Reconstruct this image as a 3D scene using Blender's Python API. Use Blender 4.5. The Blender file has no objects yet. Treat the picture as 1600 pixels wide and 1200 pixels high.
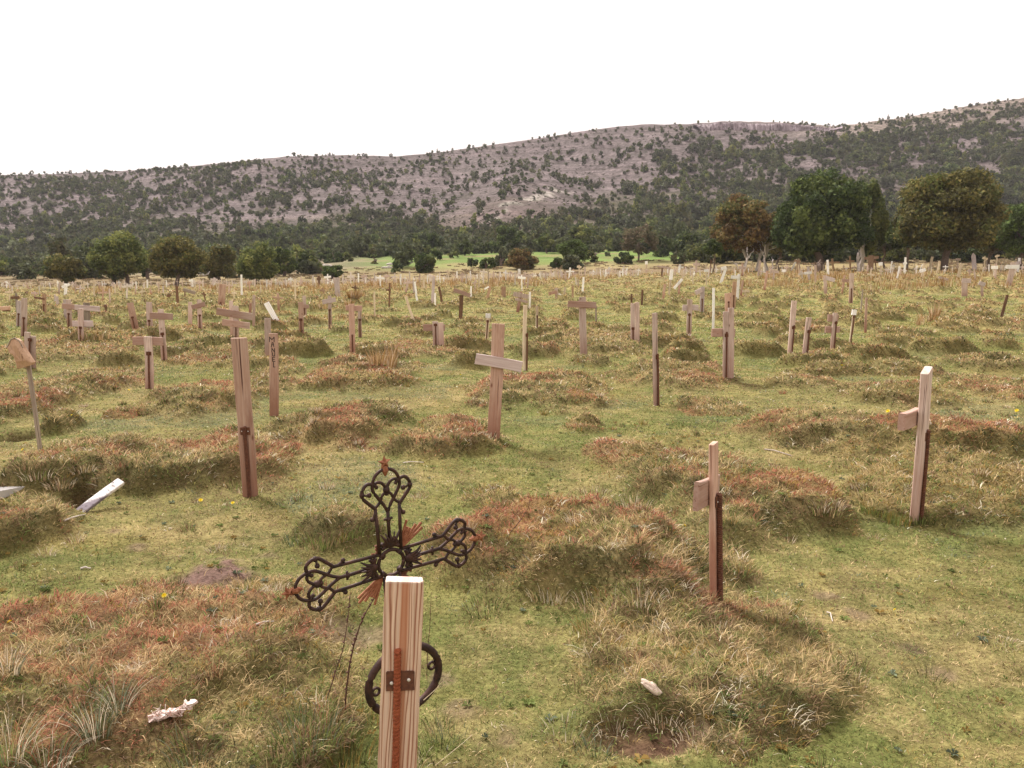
import bpy, math, random
import numpy as np
from mathutils import Vector, Matrix, Quaternion
PI=math.pi; D2R=math.radians
scene=bpy.context.scene
COL=bpy.data.collections.new("Cemetery"); scene.collection.children.link(COL)
LINK=COL.objects.link

# ------------------------------------------------------------------ camera
H=1.65; F=1232.0; PIT=math.atan(170/F)
cam=bpy.data.cameras.new("camera"); camo=bpy.data.objects.new("camera",cam); scene.collection.objects.link(camo)
cam.sensor_width=36; cam.lens=36*F/1600; cam.clip_end=5000; cam.clip_start=.05
camo.location=(0,0,H); camo.rotation_euler=(PI/2-PIT,0,0); scene.camera=camo
def ray(px,py):
    a=(px-800)/F; v=(600-py)/F
    dy=math.cos(PIT)+v*math.sin(PIT); dz=-math.sin(PIT)+v*math.cos(PIT)
    return a/dy, dz/dy            # x and z slopes per metre of y
def T(py): return ray(800,py)[1]

# ------------------------------------------------------------------ noise
def _h(ix,iy,s):
    n=(ix.astype(np.int64)*374761393+iy.astype(np.int64)*668265263+s*974634777)&0xFFFFFFFF
    n=((n^(n>>13))*1274126177)&0xFFFFFFFF
    n=((n^(n>>16))*2246822519)&0xFFFFFFFF
    return ((n^(n>>15))&0xFFFFFF)/float(0x1000000)
def vn(x,y,s=0):
    x=np.asarray(x,float); y=np.asarray(y,float)
    ix=np.floor(x);iy=np.floor(y);fx=x-ix;fy=y-iy
    fx=fx*fx*(3-2*fx);fy=fy*fy*(3-2*fy)
    a=_h(ix,iy,s);b=_h(ix+1,iy,s);c=_h(ix,iy+1,s);d=_h(ix+1,iy+1,s)
    return (a*(1-fx)+b*fx)*(1-fy)+(c*(1-fx)+d*fx)*fy
def fbm(x,y,s=0,o=3,g=.5):
    t=0;a=1;n=0;x=np.asarray(x,float);y=np.asarray(y,float)
    for i in range(o):
        t=t+a*vn(x,y,s+i*17);n+=a;a*=g;x=x*2.03+3.1;y=y*2.03+7.7
    return t/n
def ss(a,b,x):
    t=np.clip((np.asarray(x,float)-a)/(b-a),0,1); return t*t*(3-2*t)

# ------------------------------------------------------------------ terrain
PXC=np.array([-500,0,100,300,450,600,800,1000,1100,1300,1600,2100.])
UC=(PXC-800)/F/1.0095
Z120=np.array([-.3,-.3,-.3,-.05,.1,.4,.97,1.6,1.85,2.15,2.2,2.3])
P160=np.array([434,434,434,433,429,423,418,412,409,408,406,405.])
P260=np.array([425,424,422,415,404,396,391,388,392,395,392,390.])
P330=np.array([415,412,408,400,392,386,380,378,382,382,380,375.])
SKX=np.array([-600,0,100,200,300,400,450,530,620,700,800,860,930,1000,1065,1130,1230,1300,1350,1420,1500,1600,1800,2200.])
SKY=np.array([300,273,271,266,259,249,244,242,244,236,221,213,201,194,194,189,191,197,191,181,166,151,130,120.])
SKU=(SKX-800)/F/1.031
def Tn(p): return np.tan(np.arctan((600-p)/F)-PIT)
def fwd(x,y):
    r=np.hypot(x,y); az=np.clip(np.arctan2(x,y),-.9,.9)
    return r*np.cos(az), np.tan(az), r
RIDGE=640.
def Zb(x,y):
    """smooth terrain without mounds"""
    x=np.asarray(x,float);y=np.asarray(y,float)
    fy,u,r=fwd(x,y)
    z120=np.interp(u,UC,Z120)
    near=z120*ss(22,118,fy)
    z160=H+160*Tn(np.interp(u,UC,P160)); z260=H+260*Tn(np.interp(u,UC,P260)); z330=H+330*Tn(np.interp(u,UC,P330))
    zr=H+RIDGE*Tn(np.interp(u,SKU,SKY))
    t=np.clip((fy-330)/(RIDGE-330),0,1)
    z=np.where(fy<120,near,np.where(fy<160,z120+(z160-z120)*(fy-120)/40,np.where(fy<260,z160+(z260-z160)*(fy-160)/100,
      np.where(fy<330,z260+(z330-z260)*(fy-260)/70, z330+(zr-z330)*t**1.4))))
    hm=ss(330,400,fy)*(1-ss(590,RIDGE,fy))
    z=z+hm*(fbm(u*9,fy/160,5,3)-.5)*22*np.clip(t*1.6,0,1)
    z=z+ss(300,360,fy)*(fbm(x/22,y/22,9,3)-.5)*3.2*(1-.85*ss(600,RIDGE,fy))
    z=np.where(fy>RIDGE, z-(fy-RIDGE)*.06, z)
    z=z+.10*(fbm(x/5+20,y/5,3,2)-.5)*ss(1,6,r)*(1-ss(100,140,fy)) + ss(120,200,fy)*(fbm(x/14,y/14,31,3)-.5)*1.6*(1-ss(RIDGE-60,RIDGE,fy))
    return z
# mounds seen in the photograph: centre px, top py, foot py, half width px, height, redness, dark fronts (growth plus shade put into the colour)
MS=[(885,815,985,225,.30,.95,.7),(1000,860,975,95,.20,.55,.7),(740,830,900,90,.16,.8,.3),
(230,1005,1290,330,.12,.7,.5),(20,1000,1150,170,.15,.75,.6),(430,1090,1290,180,.09,.35,.8),
(115,705,790,95,.26,.35,.8),(320,700,800,130,.22,.35,.7),(215,740,800,60,.12,.3,.6),(30,800,900,110,.22,.65,.6),
(1090,735,850,200,.27,.35,.9),(1240,760,850,85,.22,.85,.7),(990,700,745,70,.14,.8,.3),
(1300,655,722,150,.25,.6,.9),(1520,672,730,130,.26,.8,.9),(1430,670,722,60,.18,.5,.8),
(540,640,712,125,.24,.4,.9),(700,660,722,95,.22,.7,.8),(560,578,618,100,.22,.8,.8),(325,605,655,105,.24,.4,.95),
(800,592,636,80,.2,.45,.95),(880,600,650,80,.18,.6,.8),(1050,572,612,110,.2,.4,.9),(930,525,562,85,.24,.3,1),
(1000,1010,1170,210,.10,.15,.3),(1180,1000,1120,150,.07,.3,.4),(520,800,880,90,.2,.1,1),(765,765,805,70,.1,.2,.6),
(1410,607,645,95,.2,.5,.95),(1250,590,612,80,.14,.4,.9),(1410,568,592,50,.18,.0,.9),(1395,527,543,40,.14,.5,.9),
(1530,500,520,80,.2,.3,.9),(1545,560,587,80,.2,.4,.95),(1300,553,572,45,.16,.5,.9),(1560,600,640,110,.16,.6,.5),
(1480,735,840,190,.16,.05,.25),(1420,770,840,120,.12,0,.6),(1385,745,765,45,.05,.4,.9),
(40,615,690,70,.22,.5,.7),(85,650,690,32,.2,.1,1),(110,590,622,110,.14,.5,.7),(180,580,605,60,.12,.4,.8),(110,545,580,90,.18,.4,.8),
(230,520,565,70,.2,.45,.8),(420,600,640,45,.12,.4,.8),(430,575,600,40,.1,.3,.8),(630,570,600,40,.1,.4,.8),(600,550,620,55,.12,.6,.7),
(1115,632,655,60,.08,.3,.9),(915,660,680,42,.08,.7,.5),(200,640,662,40,.06,.5,.4),(430,700,760,40,.12,.6,.5),
(1205,960,1010,45,.08,.8,.4),(20,545,590,60,.16,.5,.8),(690,540,560,50,.12,.3,.9),(345,545,575,60,.14,.5,.8)]
HOLES=[(105,775,815,42,.16),(30,672,692,45,.16),(1010,1140,1172,110,.03)]
BARE=[(335,905,75,30),(215,857,34,13),(180,838,24,8),(555,1000,55,22),(600,985,35,12),(720,1110,50,22),(785,1160,55,24),(1040,1163,110,13),(1340,960,22,8),(100,800,35,14),(500,660,22,6),(1470,1050,45,12),(1420,1010,30,8),(420,870,30,8),(690,1060,30,14),(1290,930,26,6)]
EX=[]
for (cx,pt,pf,hw,h,red,dk) in MS:
    h*=.80
    yf=-H/T(pf); yc=(h-H)/T(pt); yc=max(yc,yf+.22); ry=(yc-yf)*1.02; yc2=yf+ry*.98
    u=ray(cx,(pt+pf)/2)[0]; EX.append((u*yc2,yc2,hw*yc2/F*1.04,ry*1.05,h,red,dk))
HO=[]
for (cx,pt,pf,hw,h) in HOLES:
    yf=-H/T(pf);yb=-H/T(pt); HO.append((ray(cx,pf)[0]*(yf+yb)/2,(yf+yb)/2,hw*yf/F,(yb-yf)/2+.08,h))
BA=[]
for (cx,cy,hw,hh) in BARE:
    yy=-H/T(cy); r=hw*yy/F; BA.append((ray(cx,cy)[0]*yy,yy,r,hh*yy*yy/(H*F)+.02))
def mounds(x,y):
    x=np.asarray(x,float);y=np.asarray(y,float)
    h=np.zeros(x.shape);m=np.zeros(x.shape);red=np.zeros(x.shape);dk=np.zeros(x.shape)
    w1=(fbm(x*1.1,y*1.1,41,3)-.5)*.8; w2=(fbm(x*3.7,y*3.7,43,2)-.5)*.35
    def add(t,hh,rr,dd,sel=None):
        f=1-ss(.42,1.04,t)
        if sel is None:
            nonlocal h,m,red,dk
        hn=hh*f; k=hn>h*0+h
        red[:]=np.where(f>m,rr,red); dk[:]=np.where(f>m,dd,dk)
        h[:]=np.maximum(h,hn)+.25*np.minimum(h,hn); m[:]=np.maximum(m,np.clip(f*1.3,0,1))
    fy,u,r=fwd(x,y)
    for (cx,cy,rx,ry,hh,rr,dd) in EX:
        if x.size>1:
            pass
        dx=(x-cx)/rx;dy=(y-cy)/ry
        t=np.sqrt(dx*dx+dy*dy); 
        if t.min()>1.6: continue
        t=t+w1+w2; add(t,hh,rr,dd)
    CX,CY=2.0,1.7
    gx=np.floor(x/CX);gy=np.floor(y/CY)
    gate=(ss(11.5,13.5,fy)+.55*ss(.74,.9,np.abs(u))*ss(2.5,4,r)).clip(0,1)*(1-ss(130,150,fy))
    for ox in (-1,0,1):
        for oy in (-1,0,1):
            ix=gx+ox;iy=gy+oy
            a=_h(ix,iy,71);b=_h(ix,iy,72);c=_h(ix,iy,73);d=_h(ix,iy,74);e=_h(ix,iy,75)
            cx=(ix+.5+(a-.5)*.6)*CX;cy=(iy+.5+(b-.5)*.5)*CY
            t=np.sqrt(((x-cx)/(.45+.5*c))**2+((y-cy)/(.32+.24*b))**2)+w1+w2
            add(t,(.12+.22*d)*gate*(e>.27),_h(ix,iy,76)*.68,.4+.6*_h(ix,iy,77))
    m=m*np.where(h>.012,1,0)
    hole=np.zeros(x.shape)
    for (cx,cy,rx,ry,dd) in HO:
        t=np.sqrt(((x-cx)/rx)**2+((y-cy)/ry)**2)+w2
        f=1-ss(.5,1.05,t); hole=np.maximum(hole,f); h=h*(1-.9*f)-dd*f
    bare=np.zeros(x.shape)
    for bi,(cx,cy,rx,ry) in enumerate(BA):
        t=np.sqrt(((x-cx)/rx)**2+((y-cy)/ry)**2)+w1*1.1+w2*1.8
        bare=np.maximum(bare,(1-ss(.35,1.15,t+(vn(x*16,y*16,47)-.5)*.7))*(1 if bi==0 else .62))
    return h,m,red,dk,hole,bare
def Zf(x,y,full=False):
    fy,u,r=fwd(x,y)
    h,m,red,dk,hole,bare=mounds(x,y)
    fine=(1-ss(18,40,fy))
    z=Zb(x,y)+h+m*(1-ss(50,90,fy))*(fbm(x*3.6,y*3.6,58,2)-.5)*.13+fine*((fbm(x*2.3,y*2.3,51,3)-.5)*.05+(fbm(x*9,y*9,53,2)-.5)*(.012+.035*m+.05*bare))
    if full: return z,m,red,dk,hole,bare,h
    return z
def hit(px,py,smooth=True,dmax=900):
    u,t=ray(px,py)
    ys=np.exp(np.linspace(math.log(1.2),math.log(dmax),1600))
    zz=(Zb if smooth else Zf)(u*ys,ys); d=H+t*ys-zz
    k=np.argmax(d<0)
    if d[k]>=0: k=len(ys)-1
    if k>0:
        a=d[k-1]/(d[k-1]-d[k]+1e-9); yy=ys[k-1]+(ys[k]-ys[k-1])*a
    else: yy=ys[0]
    return float(yy)

# ------------------------------------------------------------------ colours
def C(*a): return np.array(a,float)
PAL=np.array([(.165,.205,.058),   # 0 green
              (.310,.285,.100),   # 1 yellow green
              (.470,.350,.185),   # 2 straw
              (.370,.145,.090),   # 3 red brown
              (.310,.205,.060),   # 4 mustard
              (.072,.078,.028),   # 5 dark green
              (.240,.150,.090),   # 6 brown
              (.680,.580,.440),   # 7 pale dead
              (.165,.195,.125)])  # 8 blue green
def weights(x,y,m,red,dk,hh,gy):
    n1=fbm(x*.55,y*.8,61,3);n2=fbm(x*2.2,y*2.2,62,3);n3=fbm(x*1.1+9,y*1.4,63,3);n4=fbm(x*.9,y*.9,64,2)
    W=np.zeros(x.shape+(9,))
    fl=1-m
    W[...,0]=fl*(.55+1.6*ss(.38,.62,n1))
    W[...,1]=fl*(.75+.5*ss(.4,.7,n2))
    W[...,2]=fl*(.34+.95*ss(.44,.68,n3))*(1-.35*ss(8,25,np.hypot(x,y)))
    W[...,6]=fl*(.22+.6*ss(.55,.75,n2))
    W[...,8]=fl*(.04+.9*ss(.58,.72,n4))
    W[...,4]=fl*(.06+.55*ss(.55,.75,fbm(x*1.3,y*1.3,65,2)))
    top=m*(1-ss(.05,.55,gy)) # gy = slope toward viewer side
    side=m-top  # viewer-facing slopes: brown and dark growth, with mound shade painted in too
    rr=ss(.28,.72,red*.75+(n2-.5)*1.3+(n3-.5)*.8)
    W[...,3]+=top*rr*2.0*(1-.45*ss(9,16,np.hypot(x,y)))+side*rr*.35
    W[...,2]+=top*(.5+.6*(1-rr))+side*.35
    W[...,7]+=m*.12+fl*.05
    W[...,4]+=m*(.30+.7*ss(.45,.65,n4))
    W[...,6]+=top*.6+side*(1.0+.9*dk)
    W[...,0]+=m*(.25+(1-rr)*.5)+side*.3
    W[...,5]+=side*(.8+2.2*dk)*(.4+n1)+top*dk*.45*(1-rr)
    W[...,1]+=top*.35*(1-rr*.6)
    n5=fbm(x*5.5,y*5.5,66,2);q=ss(.40,.62,n5)
    W[...,2]*=.45+1.25*q;W[...,1]*=.6+.9*q;W[...,0]*=1.35-.6*q;W[...,6]*=1.7-1.3*q
    return W/W.sum(-1,keepdims=True)

# ------------------------------------------------------------------ mesh helper
def np_mesh(name,V,Fc,nper,cols=None,smooth=False):
    me=bpy.data.meshes.new(name)
    nv=len(V);nf=len(Fc)//nper
    me.vertices.add(nv);me.vertices.foreach_set("co",np.ascontiguousarray(V,dtype=np.float32).ravel())
    me.loops.add(nf*nper);me.loops.foreach_set("vertex_index",np.ascontiguousarray(Fc,dtype=np.int32))
    me.polygons.add(nf);me.polygons.foreach_set("loop_start",np.arange(0,nf*nper,nper,dtype=np.int32))
    try: me.polygons.foreach_set("loop_total",np.full(nf,nper,dtype=np.int32))
    except Exception: pass
    if smooth: me.polygons.foreach_set("use_smooth",np.ones(nf,dtype=bool))
    me.update(calc_edges=True)
    if cols is not None:
        a=me.color_attributes.new("Col",'FLOAT_COLOR','POINT')
        c=np.ones((nv,4),dtype=np.float32);c[:,:3]=cols;a.data.foreach_set("color",c.ravel())
    return me
def pyd(name,vs,fs,smooth=False):
    me=bpy.data.meshes.new(name);me.from_pydata([tuple(v) for v in vs],[],fs);me.update()
    if smooth:
        for p in me.polygons:p.use_smooth=True
    return me
def ob(name,me,mat=None,parent=None,loc=None,**kw):
    o=bpy.data.objects.new(name,me);LINK(o)
    if mat is not None and me is not None and len(me.materials)==0: me.materials.append(mat)
    if parent is not None:o.parent=parent
    if loc is not None:o.location=loc
    for k,v in kw.items():
        if v is not None:o[k]=v
    return o

# ------------------------------------------------------------------ materials
def mat(name):
    m=bpy.data.materials.new(name);m.use_nodes=True;nt=m.node_tree
    b=nt.nodes["Principled BSDF"];b.inputs["Specular IOR Level"].default_value=.25
    return m,nt,b
def N(nt,t,**kw):
    n=nt.nodes.new(t)
    for k,v in kw.items():
        if k in n.inputs.keys(): n.inputs[k].default_value=v
        else: setattr(n,k,v)
    return n
def L(nt,a,b): nt.links.new(a,b)
def ramp(nt,fac,stops):
    r=nt.nodes.new("ShaderNodeValToRGB");e=r.color_ramp.elements
    while len(e)<len(stops):e.new(.5)
    for i,(p,c) in enumerate(stops):
        e[i].position=p;e[i].color=(c[0],c[1],c[2],1)
    L(nt,fac,r.inputs[0]);return r
def mixc(nt,a,b,fac,mode='MIX'):
    n=nt.nodes.new("ShaderNodeMix");n.data_type='RGBA';n.blend_type=mode
    for s,v in ((n.inputs[0],fac),(n.inputs[6],a),(n.inputs[7],b)):
        if hasattr(v,"links"): L(nt,v,s)
        elif isinstance(v,(int,float)): s.default_value=v
        else: s.default_value=(v[0],v[1],v[2],1)
    return n.outputs[2]
def noise(nt,vec,scale,detail=4,rough=.55,dist=0):
    n=N(nt,"ShaderNodeTexNoise");n.inputs["Scale"].default_value=scale;n.inputs["Detail"].default_value=detail
    n.inputs["Roughness"].default_value=rough;n.inputs["Distortion"].default_value=dist
    if vec is not None:L(nt,vec,n.inputs["Vector"])
    return n
def bump(nt,b,h,strength=.5,dist=.02):
    n=N(nt,"ShaderNodeBump");n.inputs["Strength"].default_value=strength;n.inputs["Distance"].default_value=dist
    L(nt,h,n.inputs["Height"]);L(nt,n.outputs[0],b.inputs["Normal"])

def wood_mat(name,c1,c2,c3,grain=1.0,knots=True,redfoot=0.0):
    m,nt,b=mat(name)
    tc=N(nt,"ShaderNodeTexCoord");oi=N(nt,"ShaderNodeObjectInfo")
    add=N(nt,"ShaderNodeVectorMath",operation='MULTIPLY_ADD')
    L(nt,oi.outputs["Random"],add.inputs[0]);add.inputs[1].default_value=(31,17,53);L(nt,tc.outputs["Object"],add.inputs[2])
    mp=N(nt,"ShaderNodeMapping");mp.inputs["Scale"].default_value=(60*grain,60*grain,2.2);L(nt,add.outputs[0],mp.inputs[0])
    n1=noise(nt,mp.outputs[0],1,6,.6,.6)
    mp2=N(nt,"ShaderNodeMapping");mp2.inputs["Scale"].default_value=(7,7,2.0);L(nt,add.outputs[0],mp2.inputs[0])
    n2=noise(nt,mp2.outputs[0],1,4,.6)
    base=ramp(nt,n1.outputs[0],[(.20,c3),(.42,c1),(.72,c2)])
    c=mixc(nt,base.outputs[0],c3,ramp(nt,n2.outputs[0],[(.52,(0,0,0)),(.72,(.75,.75,.75))]).outputs[0])
    # cracks
    mp3=N(nt,"ShaderNodeMapping");mp3.inputs["Scale"].default_value=(110,110,1.6);L(nt,add.outputs[0],mp3.inputs[0])
    n3=noise(nt,mp3.outputs[0],1,3,.5)
    cr=ramp(nt,n3.outputs[0],[(.30,(1,1,1)),(.36,(0,0,0))])
    c=mixc(nt,c,(c3[0]*.35,c3[1]*.3,c3[2]*.3),cr.outputs[0])
    if knots:
        vo=N(nt,"ShaderNodeTexVoronoi");vo.inputs["Scale"].default_value=1
        mp4=N(nt,"ShaderNodeMapping");mp4.inputs["Scale"].default_value=(9,9,4.2);L(nt,add.outputs[0],mp4.inputs[0]);L(nt,mp4.outputs[0],vo.inputs["Vector"])
        k=ramp(nt,vo.outputs["Distance"],[(.05,(.85,.85,.85)),(.13,(0,0,0))])
        c=mixc(nt,c,(c3[0]*.5,c3[1]*.35,c3[2]*.3),k.outputs[0])
    if redfoot:
        sx=N(nt,"ShaderNodeSeparateXYZ");L(nt,tc.outputs["Object"],sx.inputs[0])
        ad=N(nt,"ShaderNodeMath",operation='MULTIPLY_ADD');L(nt,n2.outputs[0],ad.inputs[0]);ad.inputs[1].default_value=.9;L(nt,sx.outputs[2],ad.inputs[2])
        rf=ramp(nt,ad.outputs[0],[(.55,(redfoot,)*3),(1.25,(0,0,0))])
        c=mixc(nt,c,(.30,.135,.085),rf.outputs[0])
    tv=N(nt,"ShaderNodeMath",operation='MULTIPLY_ADD');L(nt,oi.outputs["Random"],tv.inputs[0]);tv.inputs[1].default_value=.4;tv.inputs[2].default_value=.8
    c=mixc(nt,c,tv.outputs[0],1.0,'MULTIPLY')
    L(nt,c,b.inputs["Base Color"]);b.inputs["Roughness"].default_value=.8
    bump(nt,b,n1.outputs[0],.5,.004)
    return m
W_PINK=wood_mat("weathered pink pine",(.53,.40,.34),(.66,.55,.49),(.33,.22,.17),redfoot=.55)
W_RED=wood_mat("reddish pine",(.50,.32,.24),(.62,.45,.36),(.28,.13,.09),redfoot=.8)
W_GREY=wood_mat("grey pine",(.52,.43,.41),(.68,.60,.58),(.30,.22,.20),redfoot=.15)
W_DARK=wood_mat("dark brown wood",(.16,.085,.05),(.24,.14,.09),(.07,.04,.028),knots=False)
W_PALE=wood_mat("stripped pale stick",(.62,.50,.36),(.78,.68,.52),(.36,.24,.16),knots=False)
W_WHITE=wood_mat("whitewashed wood",(.86,.84,.81),(.90,.89,.87),(.55,.52,.50),knots=False)
W_BARK=wood_mat("bark slab wood",(.40,.25,.16),(.52,.36,.25),(.20,.10,.06),grain=.4)
W_OLD=wood_mat("lichen grey wood",(.27,.215,.17),(.38,.33,.27),(.14,.10,.075),knots=False)
W_OFF=wood_mat('weathered off-white wood',(.60,.52,.46),(.74,.68,.62),(.40,.32,.27),knots=False)
MW=dict(v=W_OFF,p=W_PINK,r=W_RED,g=W_GREY,d=W_DARK,y=W_PALE,w=W_WHITE,b=W_BARK,o=W_OLD)

def rust_mat(name,a,bb,sc=60,rough=.85,metal=.15):
    m,nt,b=mat(name);tc=N(nt,"ShaderNodeTexCoord")
    n=noise(nt,tc.outputs["Object"],sc,5,.65);r=ramp(nt,n.outputs[0],[(.35,a),(.65,bb)])
    L(nt,r.outputs[0],b.inputs["Base Color"]);b.inputs["Roughness"].default_value=rough;b.inputs["Metallic"].default_value=metal
    bump(nt,b,n.outputs[0],.4,.003);return m
RUST=rust_mat("rusty steel",(.095,.042,.028),(.19,.080,.045))
RUSTB=rust_mat("bright rusty rebar",(.20,.05,.022),(.36,.105,.045),90)
IRON=rust_mat("old cast iron",(.035,.026,.026),(.085,.045,.035),40,.55,.5)
COPPER=rust_mat("orange rusted tin",(.20,.065,.032),(.36,.16,.085),70,.7)
SCREW=rust_mat("zinc screw",(.62,.58,.52),(.75,.72,.68),80,.4)
INK,_,bi=mat("black marker");bi.inputs["Base Color"].default_value=(.018,.015,.016,1);bi.inputs["Roughness"].default_value=.7
STAINM,_,bi=mat("dark burnt lettering");bi.inputs["Base Color"].default_value=(.085,.032,.028,1);bi.inputs["Roughness"].default_value=.85

# foreground post wood: strong growth rings and a rust stain down the middle
def ring_wood(Lt):
    m,nt,b=mat("ringed larch with rust stain");tc=N(nt,"ShaderNodeTexCoord")
    mp=N(nt,"ShaderNodeMapping");mp.inputs["Scale"].default_value=(1,1,.07);L(nt,tc.outputs["Object"],mp.inputs[0])
    w=N(nt,"ShaderNodeTexWave",wave_type='BANDS',bands_direction='X');w.inputs["Scale"].default_value=26
    w.inputs["Distortion"].default_value=5.5;w.inputs["Detail"].default_value=2;w.inputs["Detail Scale"].default_value=1.3;w.inputs["Detail Roughness"].default_value=.45
    wob=noise(nt,mp.outputs[0],19,2,.5);wa=N(nt,"ShaderNodeVectorMath",operation='MULTIPLY_ADD');L(nt,wob.outputs["Color"],wa.inputs[0]);wa.inputs[1].default_value=(.05,.0,.0);L(nt,mp.outputs[0],wa.inputs[2])
    L(nt,wa.outputs[0],w.inputs["Vector"])
    r=ramp(nt,w.outputs["Fac"],[(.03,(.36,.17,.11)),(.11,(.48,.28,.19)),(.24,(.66,.45,.32)),(.85,(.75,.56,.43))])
    mp2=N(nt,"ShaderNodeMapping");mp2.inputs["Scale"].default_value=(160,160,5);L(nt,tc.outputs["Object"],mp2.inputs[0])
    n=noise(nt,mp2.outputs[0],1,5,.6)
    c=mixc(nt,r.outputs[0],ramp(nt,n.outputs[0],[(.3,(.72,.68,.66)),(.7,(1.06,1.06,1.06))]).outputs[0],1.0,'MULTIPLY')
    sx=N(nt,"ShaderNodeSeparateXYZ");L(nt,tc.outputs["Object"],sx.inputs[0])
    nz=noise(nt,mp.outputs[0],14,3,.6)
    xx=N(nt,"ShaderNodeMath",operation='MULTIPLY_ADD');L(nt,nz.outputs[0],xx.inputs[0]);xx.inputs[1].default_value=.02;xx.inputs[2].default_value=-.012
    x2=N(nt,"ShaderNodeMath",operation='ADD');L(nt,sx.outputs[0],x2.inputs[0]);L(nt,xx.outputs[0],x2.inputs[1])
    ax=N(nt,"ShaderNodeMath",operation='ABSOLUTE');L(nt,x2.outputs[0],ax.inputs[0])
    st=ramp(nt,ax.outputs[0],[(.008,(.85,.85,.85)),(.0165,(0,0,0))])
    c=mixc(nt,c,(.44,.185,.095),st.outputs[0])
    hz=ramp(nt,sx.outputs[2],[((Lt-.004)/1.0,(0,0,0)),((Lt-.0005)/1.0,(.4,.4,.4))])
    c=mixc(nt,c,(.80,.76,.74),hz.outputs[0])
    L(nt,c,b.inputs["Base Color"]);b.inputs["Roughness"].default_value=.75
    bump(nt,b,r.outputs[0],.35,.002);return m

def veg_mat(name,tr=.25,rough=.75,objcol=False,sat=0):
    m,nt,b=mat(name);at=N(nt,"ShaderNodeAttribute",attribute_name="Col");c=at.outputs["Color"]
    if objcol:
        oi=N(nt,"ShaderNodeObjectInfo");tv=N(nt,"ShaderNodeMath",operation='MULTIPLY_ADD');L(nt,oi.outputs["Random"],tv.inputs[0]);tv.inputs[1].default_value=.5;tv.inputs[2].default_value=.75
        c=mixc(nt,c,tv.outputs[0],1.0,'MULTIPLY')
    L(nt,c,b.inputs["Base Color"]);b.inputs["Roughness"].default_value=rough;b.inputs["Specular IOR Level"].default_value=.15
    if tr>0:
        t=N(nt,"ShaderNodeBsdfTranslucent");L(nt,c,t.inputs[0]);mx=N(nt,"ShaderNodeMixShader");mx.inputs[0].default_value=tr
        out=nt.nodes["Material Output"];L(nt,b.outputs[0],mx.inputs[1]);L(nt,t.outputs[0],mx.inputs[2]);L(nt,mx.outputs[0],out.inputs[0])
    return m
GRASSM=veg_mat("grass blades",.3)
LEAFM=veg_mat("juniper foliage",.28)
LEAFO=veg_mat("hillside juniper foliage",.26,objcol=True)
BARKM=rust_mat("tree bark",(.10,.07,.055),(.20,.15,.12),6,.9,0)
BARKP=rust_mat("pale dead bark",(.42,.36,.33),(.60,.54,.50),5,.9,0)

def ground_mat():
    m,nt,b=mat("turf");at=N(nt,"ShaderNodeAttribute",attribute_name="Col");g=N(nt,"ShaderNodeNewGeometry")
    n=noise(nt,g.outputs["Position"],38,5,.7);n2=noise(nt,g.outputs["Position"],7,4,.6);n3=noise(nt,g.outputs["Position"],1.7,4,.6)
    c=mixc(nt,at.outputs["Color"],ramp(nt,n.outputs[0],[(.3,(.5,.48,.45)),(.7,(1.4,1.4,1.35))]).outputs[0],1.0,'MULTIPLY')
    c=mixc(nt,c,ramp(nt,n2.outputs[0],[(.3,(.75,.75,.7)),(.7,(1.2,1.2,1.2))]).outputs[0],1.0,'MULTIPLY')
    c=mixc(nt,c,ramp(nt,n3.outputs[0],[(.3,(.8,.82,.8)),(.7,(1.2,1.18,1.15))]).outputs[0],1.0,'MULTIPLY')
    L(nt,c,b.inputs["Base Color"]);b.inputs["Roughness"].default_value=.95;b.inputs["Specular IOR Level"].default_value=.05
    bump(nt,b,n.outputs[0],1,.02);return m
TURF=ground_mat()
def hill_mat():
    m,nt,b=mat("limestone hillside");at=N(nt,"ShaderNodeAttribute",attribute_name="Col");g=N(nt,"ShaderNodeNewGeometry")
    n=noise(nt,g.outputs["Position"],.35,6,.75);n2=noise(nt,g.outputs["Position"],.07,5,.65)
    mp=N(nt,"ShaderNodeMapping");mp.inputs["Scale"].default_value=(.012,.012,.42);L(nt,g.outputs["Position"],mp.inputs[0])
    st=noise(nt,mp.outputs[0],1,5,.65,.4)
    c=mixc(nt,at.outputs["Color"],ramp(nt,n.outputs[0],[(.34,(.25,.27,.20)),(.46,(.75,.75,.72)),(.60,(1.1,1.08,1.08)),(.72,(1.9,1.85,1.85))]).outputs[0],1.0,'MULTIPLY')
    c=mixc(nt,c,ramp(nt,n2.outputs[0],[(.3,(.7,.72,.66)),(.7,(1.2,1.18,1.18))]).outputs[0],1.0,'MULTIPLY')
    c=mixc(nt,c,ramp(nt,st.outputs[0],[(.38,(.70,.70,.66)),(.5,(1,1,1)),(.62,(1.18,1.16,1.14))]).outputs[0],1.0,'MULTIPLY')
    L(nt,c,b.inputs["Base Color"]);b.inputs["Roughness"].default_value=.95;b.inputs["Specular IOR Level"].default_value=.05
    bump(nt,b,n.outputs[0],1,1.5);return m
HILLM=hill_mat()

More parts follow.
